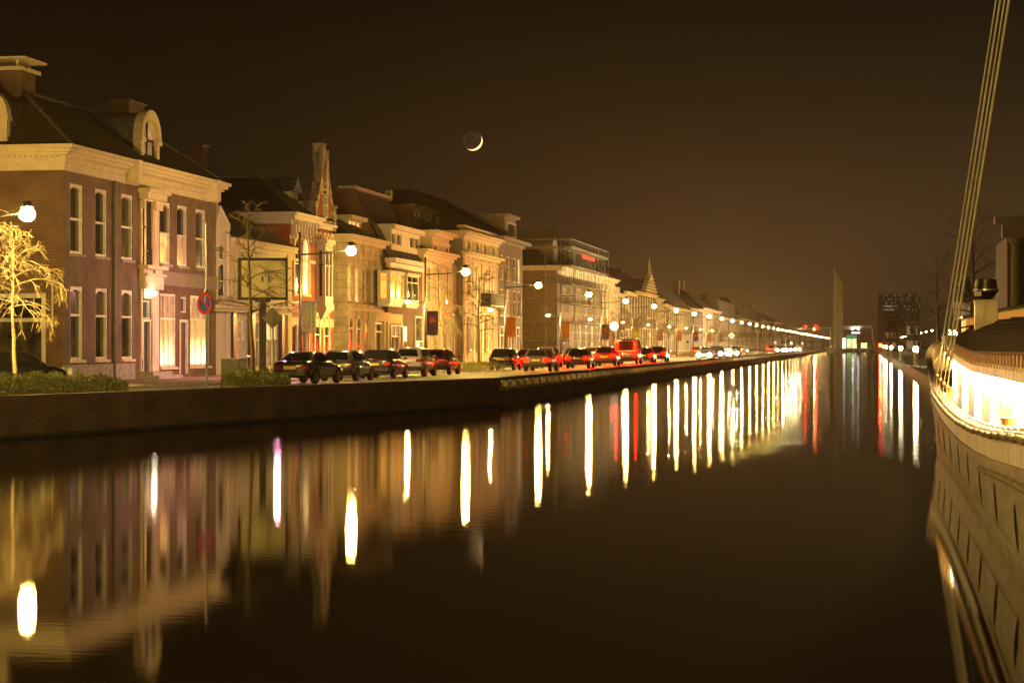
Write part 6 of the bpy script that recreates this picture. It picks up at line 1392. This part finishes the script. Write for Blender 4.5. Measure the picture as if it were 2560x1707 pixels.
for i, y in enumerate([16+4.4*k for k in range(7)]):
    mb = MB(); x_ = wx(y)-.02; z0_, z1_ = lerp(RIM, y)-.16, lerp(EAVE, y)-.16
    mb.box(x_-.03, x_, y, y+1.3, z0_, z0_+.06); mb.box(x_-.03, x_, y, y+1.3, z1_-.06, z1_); mb.box(x_-.03, x_, y, y+.07, z0_+.06, z1_-.06); mb.box(x_-.03, x_, y+1.23, y+1.3, z0_+.06, z1_-.06)
    wn = mb.build('window', 'white_paint', sh, org=sh.location); mb = MB(); mb.quad((x_-.012, y+.07, z0_+.06), (x_-.012, y+1.23, z0_+.06), (x_-.012, y+1.23, z1_-.06), (x_-.012, y+.07, z1_-.06)); mb.build('pane', emit('cabin_light', (1, .82, .48), 7), wn, org=sh.location)
for k in range(15):
    mb = MB(); y = 14.5+2.08*k; y2 = y+1.9; mb.hexa([(wx(y)-.10, y, lerp(EAVE, y)-.07), (wx(y)-.06, y, lerp(EAVE, y)-.07), (wx(y2)-.06, y2, lerp(EAVE, y2)-.07), (wx(y2)-.10, y2, lerp(EAVE, y2)-.07), (wx(y)-.10, y, lerp(EAVE, y)-.045), (wx(y)-.06, y, lerp(EAVE, y)-.045), (wx(y2)-.06, y2, lerp(EAVE, y2)-.045), (wx(y2)-.10, y2, lerp(EAVE, y2)-.045)])
    mb.build('eave_light', emit('eave_light', (1, .80, .40), 230), sh, org=sh.location)
# roof: cambered, with a fascia and a low ornamental balustrade along its edge
def rz_(y, u): e_ = lerp(EAVE, y)+.10; return e_+(2.74+.009*(y-30)-e_)*(1-min(1, abs(u))**3.4)
Yr = [13.5+i*1.0 for i in range(30)]+[43.25+.25*i for i in range(17)]
def rw(y): return (XC-wx(y))+.16
mb = MB(); mb.loft([[(XC+rw(y)*u, y, rz_(y, u)) for u in [-1+.1*i for i in range(21)]] for y in Yr], cap=False, closed=False); y = Yr[-1]
mb.add([(XC+rw(y)*u, y, rz_(y, u)) for u in [-1+.1*i for i in range(21)]], [tuple(range(21))]); y = Yr[0]; mb.add([(XC+rw(y)*u, y, rz_(y, u)) for u in [-1+.1*i for i in range(21)]], [tuple(range(21))]); mb.build('roof', 'roof_felt', sh, smooth=True, org=sh.location)
mb = MB()
for s in (-1, 1): mb.loft([[(XC+s*(rw(y)+.01), y, lerp(EAVE, y)-.04), (XC+s*(rw(y)+.01), y, lerp(EAVE, y)+.12), (XC+s*(rw(y)-.05), y, lerp(EAVE, y)+.12), (XC+s*(rw(y)-.05), y, lerp(EAVE, y)-.04)] for y in Yr])
mb.build('fascia', 'hull_white', sh, org=sh.location)
mb = MB(); mb2 = MB(); k = 0; y = 14.0
while y < 47:
    x_ = XC-rw(y)-.015; z_ = lerp(EAVE, y)+.125
    mb.box(x_-.012, x_+.012, y-.02, y+.02, z_-.05, z_+.135); y += .58
mb.tube([(XC-rw(y)-.015, y, lerp(EAVE, y)+.27) for y in Yr], .018, 6); mb.build('roof_balustrade', mat('copper_paint', (.45, .24, .15), .5), sh, org=sh.location)
mb = MB()
for u in [-.8+.2*i for i in range(9)]: mb.tube([(XC+rw(y)*u, y, rz_(y, u)+.008) for y in Yr], .018, 4)
mb.build('roof_battens', 'roof_felt', sh, org=sh.location)
# kitchen flue with fan on the roof
DX = 41; q0 = atd(2465, DX); fx, fy = q0.x, q0.y; K = DX/FOC
zf0, zf1 = EYE-(826-863)*K-.12, EYE-(751-863)*K
mb = MB(); hw = 28*K; mb.box(fx-hw, fx+hw, fy-hw, fy+hw, zf0, zf1); mb.box(fx-hw*1.03, fx+hw*1.03, fy-hw*1.03, fy+hw*1.03, zf1-.03, zf1+.015); mb.build('flue_box', mat('flue_steel', (.42, .36, .32), .45, metal=.4, var=.12), sh, org=sh.location, bevel=.01)
mb = MB(); z0_ = zf1+.02; mb.lathe((fx, fy, z0_), [(.10, 0), (.15, .05), (.22, .14), (.235, .17), (.235, .19), (.225, .19), (.20, .38), (.18, .39)], 24); fan = mb.build('roof_fan', mat('fan_dark', (.10, .09, .08), .35, metal=.7), sh, smooth=False, org=sh.location)
mb = MB(); mb.lathe((fx, fy, z0_+.17), [(.24, -.01), (.252, 0), (.252, .025), (.24, .03)], 24); mb.build('fan_rim', 'galvanised', fan, org=sh.location)
mb = MB(); mb.box(fx-.23, fx-.10, fy-.25, fy-.16, z0_+.06, z0_+.15); mb.build('fan_switch', 'white_paint', fan, org=sh.location)
mb = MB(); mb.lathe((fx+.22, fy-.9, zf0+.05), [(.06, 0), (.06, .1), (.11, .11), (.11, .14)], 12); mb.build('roof_vent', 'galvanised', sh, org=sh.location)
# foredeck fittings
mb = MB(); q1 = atd(2340, 50.5); mb.hexa([(1.95, 49.0, 1.55), (3.4, 49.0, 1.55), (3.4, 50.4, 1.55), (1.95, 50.4, 1.55), (1.85, 49.0, 2.10), (3.4, 49.0, 2.12), (3.4, 50.4, 2.12), (1.85, 50.4, 2.10)]); mb.build('companion_hatch', 'varnish', sh, org=sh.location, bevel=.015)
mb = MB(); mb.hexa([(1.84, 49.1, 2.125), (3.4, 49.1, 2.125), (3.4, 51.0, 2.125), (1.84, 51.0, 2.125), (1.76, 49.6, 2.52), (3.4, 49.6, 2.54), (3.4, 51.2, 2.54), (1.76, 51.2, 2.52)]); mb.build('windlass_house', 'deckhouse_white', sh, org=sh.location, bevel=.02)
mb = MB(); mb.lathe((XC-.95, 52.0, 2.35), [(.30, 0), (.34, .3), (.34, .34), (.2, .36)], 18); mb.lathe((XC-.4, 51.8, 2.4), [(.34, 0), (.38, .38), (.38, .42), (.2, .44)], 18); mb.build('mushroom_vent', 'fan_dark', sh, org=sh.location)
mb = MB(); mb.box(1.93, 2.13, 51.4, 51.6, 2.55, 2.66); mb.build('bow_light', emit('bow_light', (1, .72, .25), 110), sh, org=sh.location)
for i, (y, h) in enumerate(((25.6, .42), (43.3, .42), (19.6, .4))):
    x_ = XC-hx(y, 1)+.30; z_ = lerp(RIM, y)-.32; mb = MB()
    mb.lathe((x_, y, z_), [(.11, 0), (.11, h), (.125, h), (.125, h+.03)], 16); mb.build('bollard', mat('brass', (.62, .36, .12), .35, metal=.6, var=.2), sh, smooth=False, org=sh.location)
mb = MB()
for k in range(30): y = 14+k*1.0; x_ = XC-hx(y, 1)+.135; z_ = lerp(RIM, y); mb.box(x_, x_+.03, y+.05, y+.95, z_-.28, z_+.02)
mb.build('bulwark_stays', 'hull_white', sh, org=sh.location)
# shrouds up to a masthead above the picture, with deadeyes and chain plates
MT = Vector((XC, 41.0, 15.5))
mb = MB(); mb.tube([(XC, 41, 2.6), (XC, 41, 9), (XC, 41, 16)], [.13, .12, .08], 10); mb.build('mast', 'varnish', sh, smooth=True, org=sh.location)
for i, (y, dy) in enumerate(((38.8, 0), (40.4, .1), (42.3, .3), (44.2, .4))):
    x_ = XC-hx(y, 1)-.0; z_ = lerp(RIM, y); A = Vector((x_, y, z_+.02)); B = MT+Vector((-.05-.08*i, .5*i-.75, -.1*i)); d = (B-A).normalized()
    mb = MB(); mb.tube([A+d*.95, B], .017 if i % 2 else .021, 6); s_ = mb.build('shroud', mat('wire', (.95, .92, .75), .5, metal=0), sh, org=sh.location)
    mb = MB(); mb.tube([A-Vector((0, 0, .3)), A+d*.25], .010, 6); mb.lathe(A+d*.3, [(.01, -.03), (.035, -.02), (.035, .02), (.01, .03)], 10, 'y'); mb.tube([A+d*.3, A+d*.62], .010, 6); mb.tube([A+d*.62, A+d*.98], [.024, .012], 8); mb.build('turnbuckle', 'brass', s_, org=sh.location)
mb = MB(); P = Vector((XC-hx(42.2, 1), 42.2, lerp(RIM, 42.2))); B = MT+Vector((-.08, -.13, -.1)); d = (B-P)
for f, w_ in ((.30, .03), (.17, .025)): mb.lathe(P+d*f+Vector((0, .1, 0)), [(.01, -.04), (w_, 0), (.01, .05)], 8)
mb.build('rigging_block', 'brass', sh, org=sh.location)
mb = MB(); A = MT+Vector((-.05, 0, -.3)); mb.tube([A, A.lerp(Vector((XC-1.9, 46.8, 1.7)), .985)], .009, 6); mb.build('halyard', 'rope', sh, org=sh.location)
# canopy lit orange, beyond the ship on the quay
a_ = atd(2415, 62); b2 = atd(2575, 60)
cp = thing('lit_canopy', 'orange glowing canopy seen over the ship roof at the right edge', 'canopy', (a_.x, a_.y, .6))
mb = MB(); z0_ = EYE-(798-863)/FOC*62-.4; P = []
for i in range(9):
    f = i/8; x_ = a_.x+(b2.x+1.5-a_.x)*f; P.append((x_, a_.y, z0_+.40+.50*math.sin(f*1.3)))
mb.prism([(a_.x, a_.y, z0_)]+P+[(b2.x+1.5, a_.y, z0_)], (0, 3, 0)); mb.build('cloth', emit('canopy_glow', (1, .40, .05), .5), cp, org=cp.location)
mb = MB(); mb.loft([[(x-.1, a_.y-.15, z+.02), (x-.1, a_.y-.15, z+.10), (x-.1, a_.y+3.1, z+.10), (x-.1, a_.y+3.1, z+.02)] for x, _, z in P]); mb.build('roof_edge', 'dark_paint', cp, org=cp.location)
mb = MB()
for f in (0, .5, 1): x_ = a_.x+(b2.x+1.5-a_.x)*f; mb.tube([(x_+.05, a_.y+.2, .6), (x_+.05, a_.y+.2, z0_)], .05, 6)
mb.build('posts', 'dark_paint', cp, org=cp.location)
# ================================================================== haze
hz = MB().box(-154, 154, -12.9, 2480, -1.1, 35).build('haze', bpy.data.materials.new('haze')); tag(hz, kind='stuff')
hm = hz.data.materials[0]; hm.use_nodes = True; t_ = hm.node_tree; t_.nodes.clear()
o_ = t_.nodes.new('ShaderNodeOutputMaterial'); v_ = t_.nodes.new('ShaderNodeVolumePrincipled'); t_.links.new(v_.outputs[0], o_.inputs['Volume'])
v_.inputs['Color'].default_value = (.27, .205, .130, 1); v_.inputs['Density'].default_value = .00045; v_.inputs['Anisotropy'].default_value = .75
